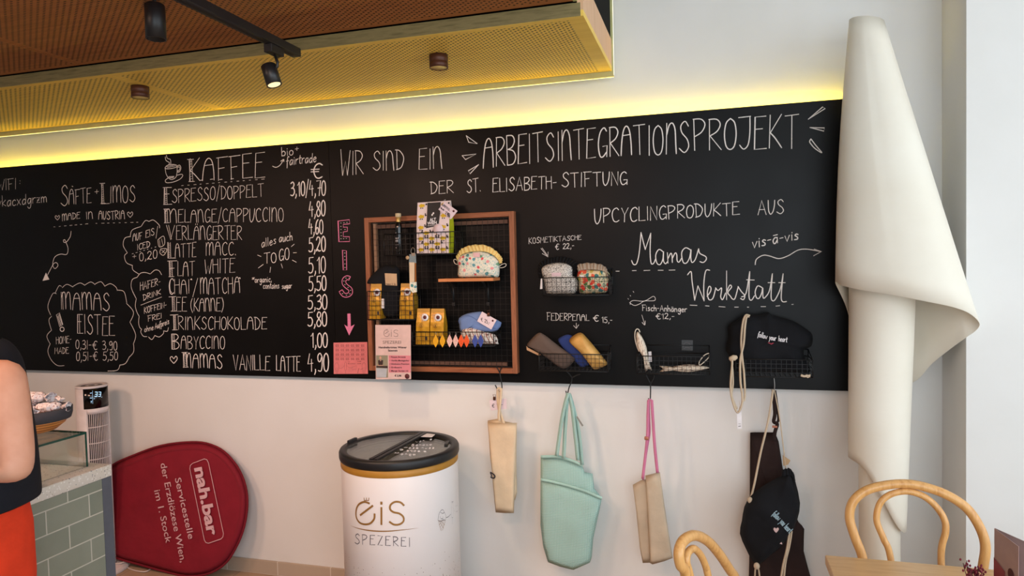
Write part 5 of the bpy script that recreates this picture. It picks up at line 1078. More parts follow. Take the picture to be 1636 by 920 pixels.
# ------------------------------------------------------------------ red folding banner leaning on the wall
BP = Vector((-2.5, -.125, 0)); BN = Vector((0, -.70, .085)).normalized()
bp_ = lambda x, y, l=0: on_plane(x, y, BP+BN*l, BN)
out = zp(pts('388,620 404,545 435,492 520,452 620,417 720,403 800,407 866,438 920,500 950,572 957,650 940,748 902,836 862,888 800,922 720,930 640,912 540,884 435,850 400,800 384,720'), 0, 540, 2.42)
out = [tuple(p[:2]) for p in cr([(x, y, 0) for x, y in out], 4, True)]
P = [bp_(*p) for p in out]; lo = min(p.z for p in P)
if lo < .002: P = [Vector((p.x, p.y, p.z+(.002-lo)*max(0, 1-(p.z-lo)/.3))) for p in P]
m_red = fabric('red_banner', (136, 28, 44), 700, .75, .08, .25)
bn = thing('folding_banner', (-2.45, -.15, 0), 'dark red oval folding banner leaning on the wall, lettering turned sideways', 'banner')
MB().puff(P, BN, .014, .006, rings=12, power=.4, wr=.004, wf=9).build('fabric', m_red, bn)
MB().tube([p+BN*.002 for p in P], .006, 8, closed=True).build('hoop', fabric('red_hem', (118, 24, 38)), bn)
b = MB(); cen = sum((Vector((x, y, 0)) for x, y in out), Vector())/len(out)
inn = [Vector((x, y, 0))*.9+cen*.1 for x, y in out]; ribbon(b, [bp_(p.x, p.y, .0165) for p in inn]+[bp_(inn[0].x, inn[0].y, .0165)], .002, BN); b.build('stitching', M('stitch_red', (112, 26, 38), .8), bn, fix=False)
m_bt = M('banner_print', (222, 178, 184), .7); bt = lambda x, y: bp_(x, y, .0205); kk = lambda x, y: (x/2.42, 540+y/2.42)
b = MB(); print_text(b, 'nah.bar', kk(752, 503), kk(804, 765), 17.5, bt, .035)
q = [tuple(p) for p in pts('745,484 790,467 800,470 806,482 864,756 862,768 855,776 806,793 796,790 790,780 734,505 736,492')]; rr_ = [kk(*p) for p in q]; ribbon(b, [bt(*p) for p in rr_]+[bt(*rr_[0])], .0045, BN)
print_text(b, 'Servicestelle', kk(676, 543), kk(729, 778), 10.2, bt, .004); print_text(b, 'der Erzdiözese Wien,', kk(620, 486), kk(698, 868), 10.2, bt, .004); print_text(b, 'im 1. Stock', kk(596, 590), kk(642, 793), 10.2, bt, .004)
b.build('printed_lettering', m_bt, bn, fix=False)
# ------------------------------------------------------------------ tower fan
TF = at(146.3, 616, -.17); TFz = TF.z; TF = Vector((TF.x, -.17, 0)); tr_ = .0755
m_fan = M('fan_white', (226, 216, 216), .4); m_fand = M('fan_dark', (38, 36, 40), .5)
tf = thing('tower_fan', TF, 'slim white tower fan with black display, standing behind the counter', 'fan')
MB().lathe([(.135, 0), (.14, .008), (.136, .02), (.11, .028), (.05, .03)], TF, 48).build('base', m_fan, tf)
fa = math.atan2(EYE.y-TF.y, EYE.x-TF.x)+.35          # the way the grille faces
def sect(mb, r, a0, a1, z0, z1, th=.003, n=16):
    def pt(a, z, r_): return TF+Vector((r_*cos(fa+a), r_*sin(fa+a), z))
    vs = []
    for i in range(n+1):
        a = a0+(a1-a0)*i/n; vs += [pt(a, z0, r), pt(a, z1, r), pt(a, z0, r-th), pt(a, z1, r-th)]
    fs = []
    for i in range(n):
        k = 4*i; fs += [(k, k+4, k+5, k+1), (k+2, k+3, k+7, k+6), (k, k+2, k+6, k+4), (k+1, k+5, k+7, k+3)]
    fs += [(0, 1, 3, 2), (4*n, 4*n+2, 4*n+3, 4*n+1)]; mb.add(vs, fs, True); return mb
zp_ = TFz-.112
b = sect(MB(), tr_, .95, 2*pi-.72, .03, TFz-.006, .004, 40); sect(b, tr_*.985, -.75, .98, .03, .30, .004); sect(b, tr_, -.72, .95, zp_-.028, zp_, .004)
b.build('casing', m_fan, tf)
MB().lathe([(tr_*.6, .03), (tr_*.6, zp_)], TF, 32).build('fan_rotor', m_fand, tf)
b = MB()
for i in range(15):
    a = -.68+1.6*i/14; p = TF+Vector((tr_*.975*cos(fa+a), tr_*.975*sin(fa+a), 0)); b.tube([p+Vector((0, 0, .30)), p+Vector((0, 0, zp_-.027))], .0017, 5)
for i in range(7): sect(b, tr_*.985, -.72, .95, .36+i*.085, .364+i*.085, .003)
b.build('grille', m_fan, tf)
sect(MB(), tr_*1.002, -.9, 1.0, zp_, TFz-.006, .004).build('control_panel', M('gloss_black', (8, 8, 10), .15), tf); tf_p = COL.objects[-1]
MB().lathe([(0, TFz-.006), (tr_*1.01, TFz-.006), (tr_*1.01, TFz+.003), (tr_*.96, TFz+.006), (tr_*.72, TFz+.004), (tr_*.7, TFz+.002), (0, TFz+.002)], TF, 40).build('top_cap', m_fan, tf); tf_c = COL.objects[-1]
MB().lathe([(tr_*.42, TFz+.0022), (tr_*.66, TFz+.0022), (tr_*.66, TFz+.0035), (tr_*.42, TFz+.0035), (tr_*.42, TFz+.0022)], TF, 32, cap=False).build('button_ring', M('fan_grey', (120, 112, 112), .5), tf_c)
MB().lathe([(0, TFz+.002), (tr_*.2, TFz+.002), (tr_*.2, TFz+.0032), (0, TFz+.0032)], TF, 20, cap=False).build('button', M('fan_grey', (120, 112, 112)), tf_c)
def on_fan(x, y):
    R = tr_*1.012; d = FWD*F_PX+RGT*(x-818)-UPV*(y-460); o = EYE-TF; A = d.x**2+d.y**2; B = 2*(o.x*d.x+o.y*d.y); Cc = o.x**2+o.y**2-R*R
    return EYE+d*((-B-sqrt(max(B*B-4*A*Cc, 0)))/(2*A))
def seg7(b, ch, x, y, w, h, wd):
    S7 = {'3': 'abgcd'}; P = {'a': ((0, 1), (1, 1)), 'b': ((1, 1), (1, .5)), 'g': ((.1, .5), (1, .5)), 'c': ((1, .5), (1, 0)), 'd': ((0, 0), (1, 0))}
    for s in S7[ch]: stroke(b, [(x+w*u+.12*h*v, y-h*v) for u, v in P[s]], wd, False, mapper=on_fan)
b = MB(); seg7(b, '3', 151.3, 633, 3.6, 6.8, .0032); seg7(b, '3', 157, 633, 3.6, 6.8, .0032)
stroke(b, [(150, 637), (163, 634)], .002, False, mapper=on_fan); stroke(b, [(147.8, 624), (148.2, 645)], .0012, False, mapper=on_fan)
for y in (628, 636): stroke(b, [(144, y), (147, y-.4)], .002, False, mapper=on_fan)
stroke(b, [(144.8, 641), (147, 640.5), (145.5, 643.5)], .002, False, mapper=on_fan); b.build('display', emis('display_blue', (.5, .75, 1), 2.5), tf_p, fix=False)
# cables on the floor by the fan
m_cab = M('white_cable', (216, 204, 198), .5)
for nm, s, lab in (('cable', '178,893 180,899 190,900 200,897 207,893', 'white cable looping over the fan foot'), ('cable', '200,896 202,905 215,911 232,913 240,909', 'white cable loop on the floor below the red banner')):
    P = [atz(x, y, .034 if y < 900.5 and x < 208 else .006) for x, y in pts(s)]; P = [Vector((p.x, min(p.y, -.20) if False else p.y, p.z)) for p in P]
    q = cr(P, 6); o = MB().tube(q, .0035, 8).build(nm, m_cab); tag(o, lab, 'cable')
# ------------------------------------------------------------------ counter
CX, CY, CZ = -1.950, -1.206, .95
n = N('terrazzo'); co = n.co(); vc = n.sep(n.vor(co, 140, 'Color')); v = n.vor(co, 140)
c = n.ramp(vc[0], [(0, srgb(214, 208, 198)), (.45, srgb(200, 196, 190)), (.62, srgb(120, 122, 126)), (.74, srgb(186, 176, 164)), (.8, srgb(236, 232, 226))], 'CONSTANT')
n.col(n.mix(n.math('LESS_THAN', n.math('ADD', v, n.math('MULTIPLY', n.noise(co, 300), .3)), .52), srgb(216, 210, 200), c)); n.set(.3, 0, .4); m_terr = n.m
n = N('sage_tile'); co = n.co(); x, y, z = n.sep(co)
cmb = n.n('ShaderNodeCombineXYZ'); n.l(n.math('ADD', y, 1.243+.052), cmb.inputs[0]); n.l(n.math('ADD', z, .0152), cmb.inputs[1])
br = n.n('ShaderNodeTexBrick'); br.offset = .5; n.l(cmb.outputs[0], br.inputs[0]); br.inputs['Scale'].default_value = 1; br.inputs['Brick Width'].default_value = .152; br.inputs['Row Height'].default_value = .0742; br.inputs['Mortar Size'].default_value = .0022; br.inputs['Mortar Smooth'].default_value = .2
br.inputs['Color1'].default_value = (*srgb(112, 120, 106), 1); br.inputs['Color2'].default_value = (*srgb(134, 138, 122), 1); br.inputs['Mortar'].default_value = (*srgb(196, 192, 178), 1)
f = n.noise(co, 14, 3); n.col(n.mix(n.math('MULTIPLY', f, .45), br.outputs[0], srgb(152, 154, 140))); n.set(.22, 0, .5); n.bump(n.math('ADD', n.math('MULTIPLY', br.outputs[1], -1), n.math('MULTIPLY', n.noise(co, 20, 2), .5)), .35, .003); m_sage = n.m
ct = thing('counter', (-2.35, -2.0, 0), 'sage tiled shop counter with a speckled terrazzo top', 'counter')
MB().rbox((-2.75, -3.1, CZ-.04), (CX, CY, CZ), .003).build('worktop', m_terr, ct)
MB().box((-2.7, -3.05, 0), (CX-.012, -1.243, CZ-.04)).build('carcass', M('counter_grey', (92, 94, 100), .6), ct)
MB().box((CX-.012, -3.05, 0), (CX-.004, -1.2435, CZ-.0405)).build('tile_front', m_sage, ct)
MB().box((-2.7, -1.2425, 0), (CX-.003, CY+.0005, CZ-.0405)).build('end_panel', M('slate_panel', (84, 88, 98), .55), ct, bevel=.001)
# glass case, bowl with wrapped biscuits
n = N('case_glass'); tr = n.n('ShaderNodeBsdfTransparent'); tr.inputs[0].default_value = (.94, .96, .95, 1); gl = n.n('ShaderNodeBsdfGlossy'); gl.inputs['Roughness'].default_value = .02; lw = n.n('ShaderNodeLayerWeight'); lw.inputs[0].default_value = .3
mx = n.n('ShaderNodeMixShader'); n.l(n.math('MULTIPLY', lw.outputs['Fresnel'], .45), mx.inputs[0]); n.l(tr.outputs[0], mx.inputs[1]); n.l(gl.outputs[0], mx.inputs[2]); n.l(mx.outputs[0], n.t.nodes['Material Output'].inputs[0]); m_cg = n.m
m_edge = M('glass_edge', (22, 66, 54), .15)
GX0, GX1, GY0, GY1, GZ0, GZ1 = -2.45, -2.004, -1.95, -1.247, CZ+.0008, 1.068; th = .007
gc = thing('glass_case', ((GX0+GX1)/2, (GY0+GY1)/2, GZ0), 'low glass display case with green edges standing on the counter', 'display case')
MB().box((GX0, GY0, GZ1-th), (GX1-.001, GY1-.001, GZ1)).build('top_pane', m_cg, gc)
MB().box((GX1-th, GY0, GZ0), (GX1-.001, GY1-.001, GZ1-th)).build('front_pane', m_cg, gc); MB().box((GX0, GY1-th, GZ0), (GX1-th, GY1-.001, GZ1-th)).build('side_pane', m_cg, gc); MB().box((GX0, GY0, GZ0), (GX0+th, GY1-th, GZ1-th)).build('back_pane', m_cg, gc)
MB().box((GX1-.001, GY0, GZ1-th), (GX1, GY1, GZ1)).box((GX0, GY1-.001, GZ1-th), (GX1-.001, GY1, GZ1)).box((GX1-.001, GY1-th, GZ0), (GX1, GY1, GZ1-th)).box((GX1-th, GY1-.001, GZ0), (GX1-.001, GY1, GZ1-th)).build('glass_edge', m_edge, gc)
bc = atz(56, 690, GZ1+.0005)
n = N('bamboo'); co = n.co(); x, y, z = n.sep(co); s1 = n.math('SINE', n.math('MULTIPLY', z, 620)); n.col(n.ramp(n.math('ADD', n.math('MULTIPLY', s1, .35), n.math('MULTIPLY', n.noise(n.mp(co, (3, 3, 40)), 4), .6)), [(.1, srgb(156, 92, 40)), (.5, srgb(214, 144, 74))])); n.set(.45); m_bam = n.m
bw = thing('wooden_bowl', bc, 'orange wooden bowl with a grey cloth rim on the glass case', 'bowl')
MB().lathe([(.04, 0), (.062, .006), (.088, .027), (.103, .052), (.099, .052), (.084, .03), (.058, .01), (0, .008)], bc, 48).build('bowl', m_bam, bw)
m_denim = fabric('grey_denim', (66, 66, 72)); MB().lathe([(.099, .04), (.105, .041), (.110, .058), (.111, .078), (.106, .08), (.102, .062), (.095, .041)], bc, 48, cap=False).build('cloth_rim', m_denim, bw)
n = N('printed_wrapper'); co = n.co(); v = n.vor(co, 120); n.col(n.mix(n.math('LESS_THAN', n.noise(co, 160, 2), .4), srgb(228, 220, 222), srgb(150, 120, 124))); n.set(.5); n.bump(n.vor(co, 70), .8, .01); m_wrp = n.m
def wrapped(p, rx, ry, rz, rot, label):
    bm_ = MB().ball((0, 0, 0), rx, ry, rz, 20, 12)
    for v in bm_.v: v *= 1+.22*noise.noise(Vector((v.x*45, v.y*45, v.z*45))+Vector(p)*9)
    b2 = MB(); 
    for s_ in (-1, 1): b2.grid(lambda u, v, s_=s_: Vector((s_*(rx*.92+.022*v), (.006+.016*v)*cos(u*2*pi)*(1+.3*sin(u*2*pi*5)), (.004+.012*v)*sin(u*2*pi))), 24, 4, True)
    t = thing('wrapped_biscuit', p, label, 'biscuit', 'wrapped biscuits in the bowl'); R_ = Matrix.Rotation(rot, 3, 'Z')
    for m_ in (bm_, b2): m_.v = [Vector(p)+R_ @ v for v in m_.v]
    bm_.build('wrapper', m_wrp, t); b2.build('twisted_end', m_wrp, t, solid=.0008)
wrapped(bc+Vector((.052, .012, .082)), .04, .026, .02, .5, 'white printed wrapped biscuit at the right edge of the bowl')
wrapped(bc+Vector((-.005, .05, .084)), .045, .026, .022, 1.9, 'white printed wrapped biscuit at the back of the bowl')
wrapped(bc+Vector((.02, -.05, .08)), .042, .026, .02, -.4, 'white printed wrapped biscuit at the front of the bowl')
wrapped(bc+Vector((-.06, -.02, .082)), .04, .027, .021, 1.2, 'white printed wrapped biscuit at the hidden left of the bowl')
wrapped(bc+Vector((0, -.0, .118)), .045, .026, .02, .2, 'white printed wrapped biscuit lying on top of the others')

# ------------------------------------------------------------------ big roll of white paper in the corner
n = N('white_paper'); f = n.noise(n.co(), 4, 4); n.col(n.ramp(f, [(.3, srgb(234, 226, 210)), (.7, srgb(240, 234, 220))])); n.set(.5, 0, .35); n.bump(n.noise(n.mp(n.co(), (1, 1, 2.2)), 9, 2), .12, .01); m_paper = n.m
pr = thing('paper_roll', at(1405, 900, -.2), 'tall roll of white paper standing in the corner, its outer sheet flaring like a cone', 'paper roll')
TC = at(1384.5, 34, -.2)
rim = [(1335, 452, -.24), (1345, 456, -.31), (1375, 463, -.37), (1430, 472, -.415), (1482, 482, -.43), (1524, 491, -.42), (1550, 501.5, -.385), (1565, 517, -.335), (1558, 529, -.30), (1542, 540, -.275), (1520, 556, -.22), (1490, 580, -.14), (1458, 611, -.075), (1412, 610, -.045), (1372, 555, -.05), (1352, 490, -.12)]
RP = cr([at(*p) for p in rim], 8, True); nr = len(RP)
TL_ = []
for i in range(nr):
    a = math.atan2(RP[i].y-(-.22), RP[i].x-(TC.x+.12)); TL_.append(TC+Vector((.0575*cos(a), .0575*sin(a), -.012*cos(a))))
def cone(u, v):
    i = int(round(u*nr)) % nr; return TL_[i].lerp(RP[i], v)+Vector((-.012*sin(pi*v)*(RP[i].x < TC.x+.05), 0, 0))
MB().grid(cone, nr, 14, True).build('cone_sheet', m_paper, pr, solid=.002)
fl_ = at(1404, 37, -.245); MB().add([fl_, fl_+Vector((.012, 0, -.008)), fl_+Vector((.012, 0, -.11)), fl_+Vector((-.002, .006, -.09))], [(0, 1, 2, 3)]).build('sheet_corner', m_paper, pr, solid=.0015)
tl, trr = at(1357, 470, -.2), at(1461.5, 470, -.2); bl_, br_ = at(1355, 730, -.2), at(1447, 845, -.2)
c0 = (tl+trr)/2; R0 = (trr-tl).length/2; c1x = (at(1355, 780, -.2).x+at(1446.5, 780, -.2).x)/2; R1 = (at(1446.5, 780, -.2).x-at(1355, 780, -.2).x)/2
def tube_(u, v):
    a = u*2*pi; k = (1+cos(a))/2; zb = bl_.z+(br_.z-bl_.z)*(.5-.5*cos(pi*k)) ; zt = 1.62
    z = zt+(zb-zt)*v; q = (c0.z-z)/(c0.z-br_.z); R = R0+(R1-R0)*max(q, -.1); R *= 1+.0; x = c0.x+(c1x-c0.x)*q
    return Vector((x+R*cos(a), -.2+R*.93*sin(a), z))
MB().grid(tube_, 64, 24, True).build('outer_sheet', m_paper, pr, solid=.002)
il, ir = at(1373, 870, -.2).x, at(1437.5, 870, -.2).x; rI = (ir-il)/2
MB().lathe([(rI, .002), (rI, 1.3)], ((il+ir)/2, -.2, 0), 48, cap=False).build('inner_roll', m_paper, pr, solid=.002)

# ------------------------------------------------------------------ bentwood chairs, table, things on it
m_bent = wood('bentwood', (226, 172, 106), (200, 140, 76), 'Z', 2, .28); m_seat = wood('seat_wood', (206, 150, 90), (176, 118, 64), 'X', 2, .4)
def chair(P0, Nn, outer, inner, seatdir, label, sx, ro=.0135, ri=.0095):
    f = lambda l: [on_plane(x, y, P0, Nn) for x, y in l]
    O = f(outer); I = f(inner); Nn = Vector(Nn).normalized(); cx = (O[0]+O[-1])/2; sc = Vector((cx.x, cx.y, 0))+Vector(seatdir)*.2
    t = thing('bentwood_chair', (sc.x, sc.y, 0), label, 'chair', 'bentwood chairs at the table')
    ax = (O[-1]-O[0]); ax.z = 0; hw = ax.length/2; ax.normalize(); iw = (I[-1]-I[0]).length/2; sd = Vector(seatdir).normalized()
    def down(p, side): return [Vector((cx.x, cx.y, .62))+ax*side*hw*.98+sd*.0, Vector((cx.x, cx.y, .46))+ax*side*min(.18, hw*.95)+sd*.03]
    Oc = down(O[0], -1)[::-1]+O+down(O[-1], 1); Ic = [Vector((cx.x, cx.y, .47))-ax*iw*.9+sd*.03]+I+[Vector((cx.x, cx.y, .47))+ax*iw*.9+sd*.03]
    MB().tube(cr(Oc, 8), ro, 12).build('back_hoop', m_bent, t); MB().tube(cr(Ic, 8), ri, 12).build('inner_hoop', m_bent, t)
    MB().lathe([(0, .445), (.17, .44), (.2, .448), (.205, .46), (.2, .472), (.185, .474), (.16, .468), (0, .466)], (sc.x, sc.y, 0), 40).build('seat', m_seat, t)
    MB().lathe([(.15, .235), (.16, .235), (.16, .255), (.15, .255), (.15, .235)], (sc.x, sc.y, 0), 40, cap=False).build('ring_stretcher', m_bent, t)
    for a in (1, -1):
        for d_ in (1, -1):
            top = sc+ax*a*.15+sd*d_*.15; bot = sc+ax*a*.2+sd*d_*(.2 if d_ > 0 else .24); MB().tube(cr([Vector((top.x, top.y, .447)), Vector((top.x, top.y, .25)).lerp(Vector((bot.x, bot.y, .25)), .35), Vector((bot.x, bot.y, .001))], 5), .0125, 10).build('leg', m_bent, t)
    return t
kc = lambda s: zp(pts(s), 1300, 440, 1.917); kd = lambda s: zp(pts(s), 1060, 480, 2.09)
chair((0, -.80, .8), (0, -1, .12), kc('150,866 126,800 110,742 120,694 158,660 216,643 280,638 342,648 408,672 468,712 508,770 526,830 518,900'), kc('236,868 214,806 193,750 202,700 232,672 280,661 328,672 368,700 398,742 404,784 390,870'), (0, -1, 0), 'bentwood chair pushed under the table in front of the paper roll', 0)
chair(at(1112, 857, -1.24), Vector((.93, -.36, .08)), kd('76,930 56,880 52,836 68,800 104,784 146,802 186,846 222,900 240,930'), kd('92,930 78,880 80,845 100,828 124,850 142,890 152,930'), Vector((.93, -.36, 0)).normalized(), 'bentwood chair at the table left end, only its back showing at the bottom', 0)
m_tab = wood('table_oak', (232, 190, 136), (212, 164, 108), 'X', 1.5, .35)
tb = thing('table', (.85, -1.4, 0), 'light oak table at the bottom right, set with flowers and a menu card', 'table')
MB().rbox((.312, -1.86, .712), (1.35, -.94, .74), .003).build('tabletop', m_tab, tb)
MB().lathe([(.25, .001), (.25, .012), (.05, .03), (.035, .05), (.035, .69), (.12, .7), (.12, .711)], (.85, -1.4, 0), 36).build('pedestal', M('table_iron', (36, 36, 38), .5, .4), tb)
vb = at(1556, 935, -1.17); vb = Vector((vb.x, -1.17, .7405))
vs_ = thing('flower_vase', vb, 'small dark vase with dried red flowers on the table edge', 'vase')
MB().lathe([(0, 0), (.016, 0), (.02, .012), (.019, .03), (.012, .045), (.013, .05), (.0105, .05), (.01, .044), (.016, .028), (0, .004)], vb, 28, cap=False).build('vase', M('smoked_glass', (58, 44, 44), .12), vs_)
b = MB(); b2 = MB(); rn = random.Random(4)
for i in range(16):
    a = rn.uniform(0, 6.28); l = rn.uniform(.035, .062); s_ = rn.uniform(.15, .6); p0 = vb+Vector((0, 0, .04)); p2 = p0+Vector((cos(a)*l*s_, sin(a)*l*s_, l)); p1 = p0.lerp(p2, .5)+Vector((cos(a+1)*.005, sin(a+1)*.005, .004)); q = cr([p0, p1, p2], 4); b.tube(q, .0009, 5)
    for j in range(7):
        c = q[min(len(q)-1, 3+j % 6)]; b2.ball(c+Vector((rn.uniform(-.005, .005), rn.uniform(-.005, .005), rn.uniform(-.004, .006))), .0026, .0026, .0034, 6, 5)
b.build('stem', M('dry_stem', (96, 52, 46), .8), vs_); tag(b2.build('blossom', M('dry_red', (128, 34, 52), .8, var=.3, scale=200), vs_), kind='stuff')
m0 = at(1590, 930, -1.2); mz = .7405
mc = thing('menu_card', (.65, -1.25, mz), 'folded pink menu card standing at the right edge of the table', 'menu card')
a = at(1588.5, 843.5, -1.2); hx = a.z
A0, A1 = Vector((a.x, -1.2, mz)), Vector((a.x, -1.2, hx)); d = Vector((.010, -.105, 0))
MB().prism([A0, A0+d, A1+d, A1], (.0008, .0009, 0)).build('front_leaf', M('menu_pink', (186, 152, 148), .5), mc); MB().prism([A0+Vector((.001, 0, 0)), A0+Vector((.045, -.095, 0)), A1+Vector((.045, -.095, 0)), A1+Vector((.001, 0, 0))], (.001, .0003, 0)).build('back_leaf', M('menu_grey', (172, 150, 146), .5), mc)
nn = Vector((-.66, -.75, 0)).normalized(); up_ = A1-A0
mp3 = lambda u, v, l=.001: A0+d*u+up_*v+Vector((-d.y, d.x, 0)).normalized()*(-l)
MB().add([mp3(.0, .0), mp3(.48, .0), mp3(.48, .6), mp3(0, .66)], [(0, 1, 2, 3)]).build('printed_panel', M('menu_red', (150, 52, 62), .5), mc, fix=False)
MB().add([mp3(.72+.13*cos(i*pi/10), .62+.07*sin(i*pi/10)) for i in range(20)], [tuple(range(20))]).build('round_badge', m_brown, mc, fix=False)
b = MB()
for i in range(4): ribbon(b, [mp3(.56, .42-.07*i, .0012), mp3(.92, .42-.07*i, .0012)], .0018)
b.build('lettering', m_ink, mc, fix=False)

# ------------------------------------------------------------------ track, spotlights, ceiling lamps
m_lamp = M('lamp_black', (24, 24, 26), .4)
TX, TZ0, TZ1 = -1.372, 2.333, 2.362
tk = thing('lighting_track', (TX, -1.8, TZ0), 'black lighting track running towards the wall under the ceiling', 'track')
MB().box((TX-.017, -2.59, TZ0), (TX+.017, -.905, TZ1)).build('rail', m_lamp, tk, bevel=.002); MB().box((TX-.006, -2.58, TZ0-.0006), (TX+.006, -.93, TZ0)).build('slot', M('slot_dark', (6, 6, 6), .6), tk)
MB().box((TX-.012, -1.75, TZ1), (TX+.012, -1.7, ZU-.0005)).build('ceiling_mount', m_lamp, tk)
def spot_lamp(l, loc, dirv, power, color, size, blend=.5):
    s_ = bpy.data.lights.new('spot_beam', 'SPOT'); s_.energy = power; s_.color = color; s_.spot_size = radians(size); s_.spot_blend = blend; s_.shadow_soft_size = .03
    o = bpy.data.objects.new('spot_beam', s_); COL.objects.link(o); o.location = loc; o.rotation_euler = Vector(dirv).to_track_quat('-Z', 'Y').to_euler(); o.parent = l; o.matrix_parent_inverse = world_of(l).inverted(); return o
WARM = (1, .74, .46)
_q = atz(442.5, 80, TZ0-.014); sy = _q.y; a = at(428.5, 104, sy); c = at(438.5, 136, sy); ax = (c-a).normalized(); Ls = (c-a).length
sp = thing('spotlight', (TX, sy, TZ0), 'lit black spotlight near the end of the lighting track', 'lamp', 'black ceiling spotlights')
MB().box((TX-.015, sy-.035, TZ0-.028), (TX+.015, sy+.035, TZ0-.0008)).build('adapter', m_lamp, sp, bevel=.002)
MB().tube([Vector((TX+.002, sy, TZ0-.026)), at(443.5, 100, sy), at(443, 106, sy), a+ax*.02+Vector((.016, 0, 0))], .005, 10).build('stem', m_lamp, sp)
MB().lathe([(0, 0), (.022, 0), (.025, .003), (.025, Ls), (.0225, Ls), (.021, Ls-.006), (0, Ls-.006)], a, 36, ax, cap=False).build('housing', m_lamp, sp); sp_h = COL.objects[-1]
MB().lathe([(0, Ls-.004), (.0205, Ls-.004), (.0205, Ls-.002), (0, Ls-.002)], a, 30, ax, cap=False).build('lens', emis('lamp_glow', (1, .74, .36), 1.7), sp_h)
spot_lamp(sp, c+ax*.01, ax+Vector((.0, .25, 0)), 22, WARM, 95, .8)
py_ = -1.25; a = at(247, 6, py_); c = at(247.5, 63, py_); R = 15.3*pxm((a+c)/2)
pn = thing('spotlight', (a.x, py_, ZU), 'dark black cylinder spotlight hanging at the top left', 'lamp', 'black ceiling spotlights')
MB().tube([Vector((a.x, py_, ZU-.001)), Vector((a.x, py_, a.z))], .006, 10).build('stem', m_lamp, pn)
MB().lathe([(0, a.z), (R*.8, a.z), (R, a.z-.006), (R, c.z), (R*.92, c.z), (R*.9, c.z+.012), (0, c.z+.012)], (a.x, py_, 0), 40, cap=False).build('housing', m_lamp, pn)
m_dl = M('downlight_bronze', (84, 48, 34), .45, .3)
for px_, py_, lab in ((223.5, 138, 'left bronze ceiling lamp on the oak ceiling'), (700.5, 88, 'right bronze ceiling lamp on the oak ceiling, over the heading')):
    p = atz(px_, py_, ZS); t = thing('ceiling_lamp', p, lab, 'lamp', 'bronze ceiling lamps')
    MB().lathe([(0, -.0005), (.036, -.0005), (.036, -.025), (.0345, -.026), (.0345, -.028), (.036, -.029), (.036, -.05), (.033, -.05), (.032, -.046), (0, -.046)], p, 36, cap=False).build('housing', m_dl, t); dl_h = COL.objects[-1]
    MB().lathe([(0, -.0485), (.0315, -.0485), (.0315, -.047), (0, -.047)], p, 30, cap=False).build('diffuser', M('lamp_diffuser', (222, 196, 120), .5), dl_h)
# ------------------------------------------------------------------ the woman at the counter
def pd(px, py, d): return EYE+(FWD*F_PX+RGT*(px-818)-UPV*(py-460))*(d/F_PX)
FH = Vector((-RGT.x, -RGT.y, 0)).normalized(); SH = Vector((-FWD.x, -FWD.y, 0)).normalized()     # her front, her left (towards the viewer)
D0 = 1.75; k0 = D0/F_PX
def zrow(y): return pd(0, y, D0).z
cpx = lambda y, px: Vector((pd(px, y, D0).x, pd(px, y, D0).y, pd(px, y, D0).z))
def skin_mesh(name, nodes, links, m, parent, sub=2):
    """nodes: name -> (point, rx, ry); the first one is the root"""
    keys = list(nodes); me = bpy.data.meshes.new(name); me.from_pydata([nodes[k][0] for k in keys], [(keys.index(a), keys.index(b)) for a, b in links], [])
    o = bpy.data.objects.new(name, me); COL.objects.link(o); me.materials.append(m)
    md = o.modifiers.new('skin', 'SKIN'); md.use_smooth_shade = True; md.branch_smoothing = .6
    if not me.skin_vertices: me.attributes.new
    for i, k in enumerate(keys): sv = me.skin_vertices[0].data[i]; sv.radius = (nodes[k][1], nodes[k][2]); sv.use_root = (i == 0)
    s_ = o.modifiers.new('sub', 'SUBSURF'); s_.levels = sub; s_.render_levels = sub
    o.parent = parent; o.matrix_parent_inverse = world_of(parent).inverted(); return o
n = N('skin'); f = n.noise(n.co(), 25, 4); n.col(n.ramp(f, [(.3, srgb(207, 148, 120)), (.7, srgb(217, 160, 133))])); n.set(.5, 0, .4, Subsurface_Weight=.08); n.b.inputs['Subsurface Radius'].default_value = (.02, .008, .004); m_skin = n.m
m_top = fabric('black_top', (24, 25, 32), wrinkle=.2); m_pant = fabric('red_trousers', (226, 62, 30), wrinkle=.2); m_hair = M('brown_hair', (62, 40, 28), .5, var=.3, scale=120)
rows_ = [(546, 3, .045, .10), (552, 14, .062, .118), (563, 26, .082, .125), (580, 36, .098, .128), (602, 41, .104, .128), (640, 47, .108, .126), (690, 55.5, .113, .128), (740, 61.5, .118, .135), (785, 65, .124, .145), (808, 66.5, .128, .152)]
def cen(y, edge, b_, a_=.14):
    px = edge-b_/k0
    for _ in range(6):       # move the section until its right-hand silhouette falls on the edge seen in the photograph
        c = cpx(y, px); m = -1e9
        for i in range(24):
            t = i*pi/12; e = lambda v: math.copysign(abs(v)**.85, v); p = c+SH*(a_*e(cos(t)))-FH*(b_*e(sin(t)))-EYE; m = max(m, 818+F_PX*p.dot(RGT)/p.dot(FWD))
        px -= m-edge
    return cpx(y, px)
root = cen(740, 61.5, .118)
pe = thing('person', (cen(900, 50, .12).x, cen(900, 50, .12).y, 0), 'person in black sleeveless top and red trousers standing at the counter, arm bent', 'person')
hip = cen(830, 48, .115); ch = cen(640, 47, .108); wa = cen(760, 60, .118); nb = cen(556, 18, .07)+FH*.03
up = Vector((0, 0, 1)); nk = nb+FH*.04+up*.045; hd = nk+FH*.045+up*.115
NO = {'hip': (hip, .115, .10), 'waist': (wa, .10, .09), 'chest': (ch, .11, .09), 'neckbase': (nb-up*.03, .06, .055), 'neck': (nk, .048, .05), 'jaw': (nk+FH*.03+up*.055, .058, .06), 'head': (hd, .075, .088), 'crown': (hd+up*.075-FH*.012, .062, .07)}
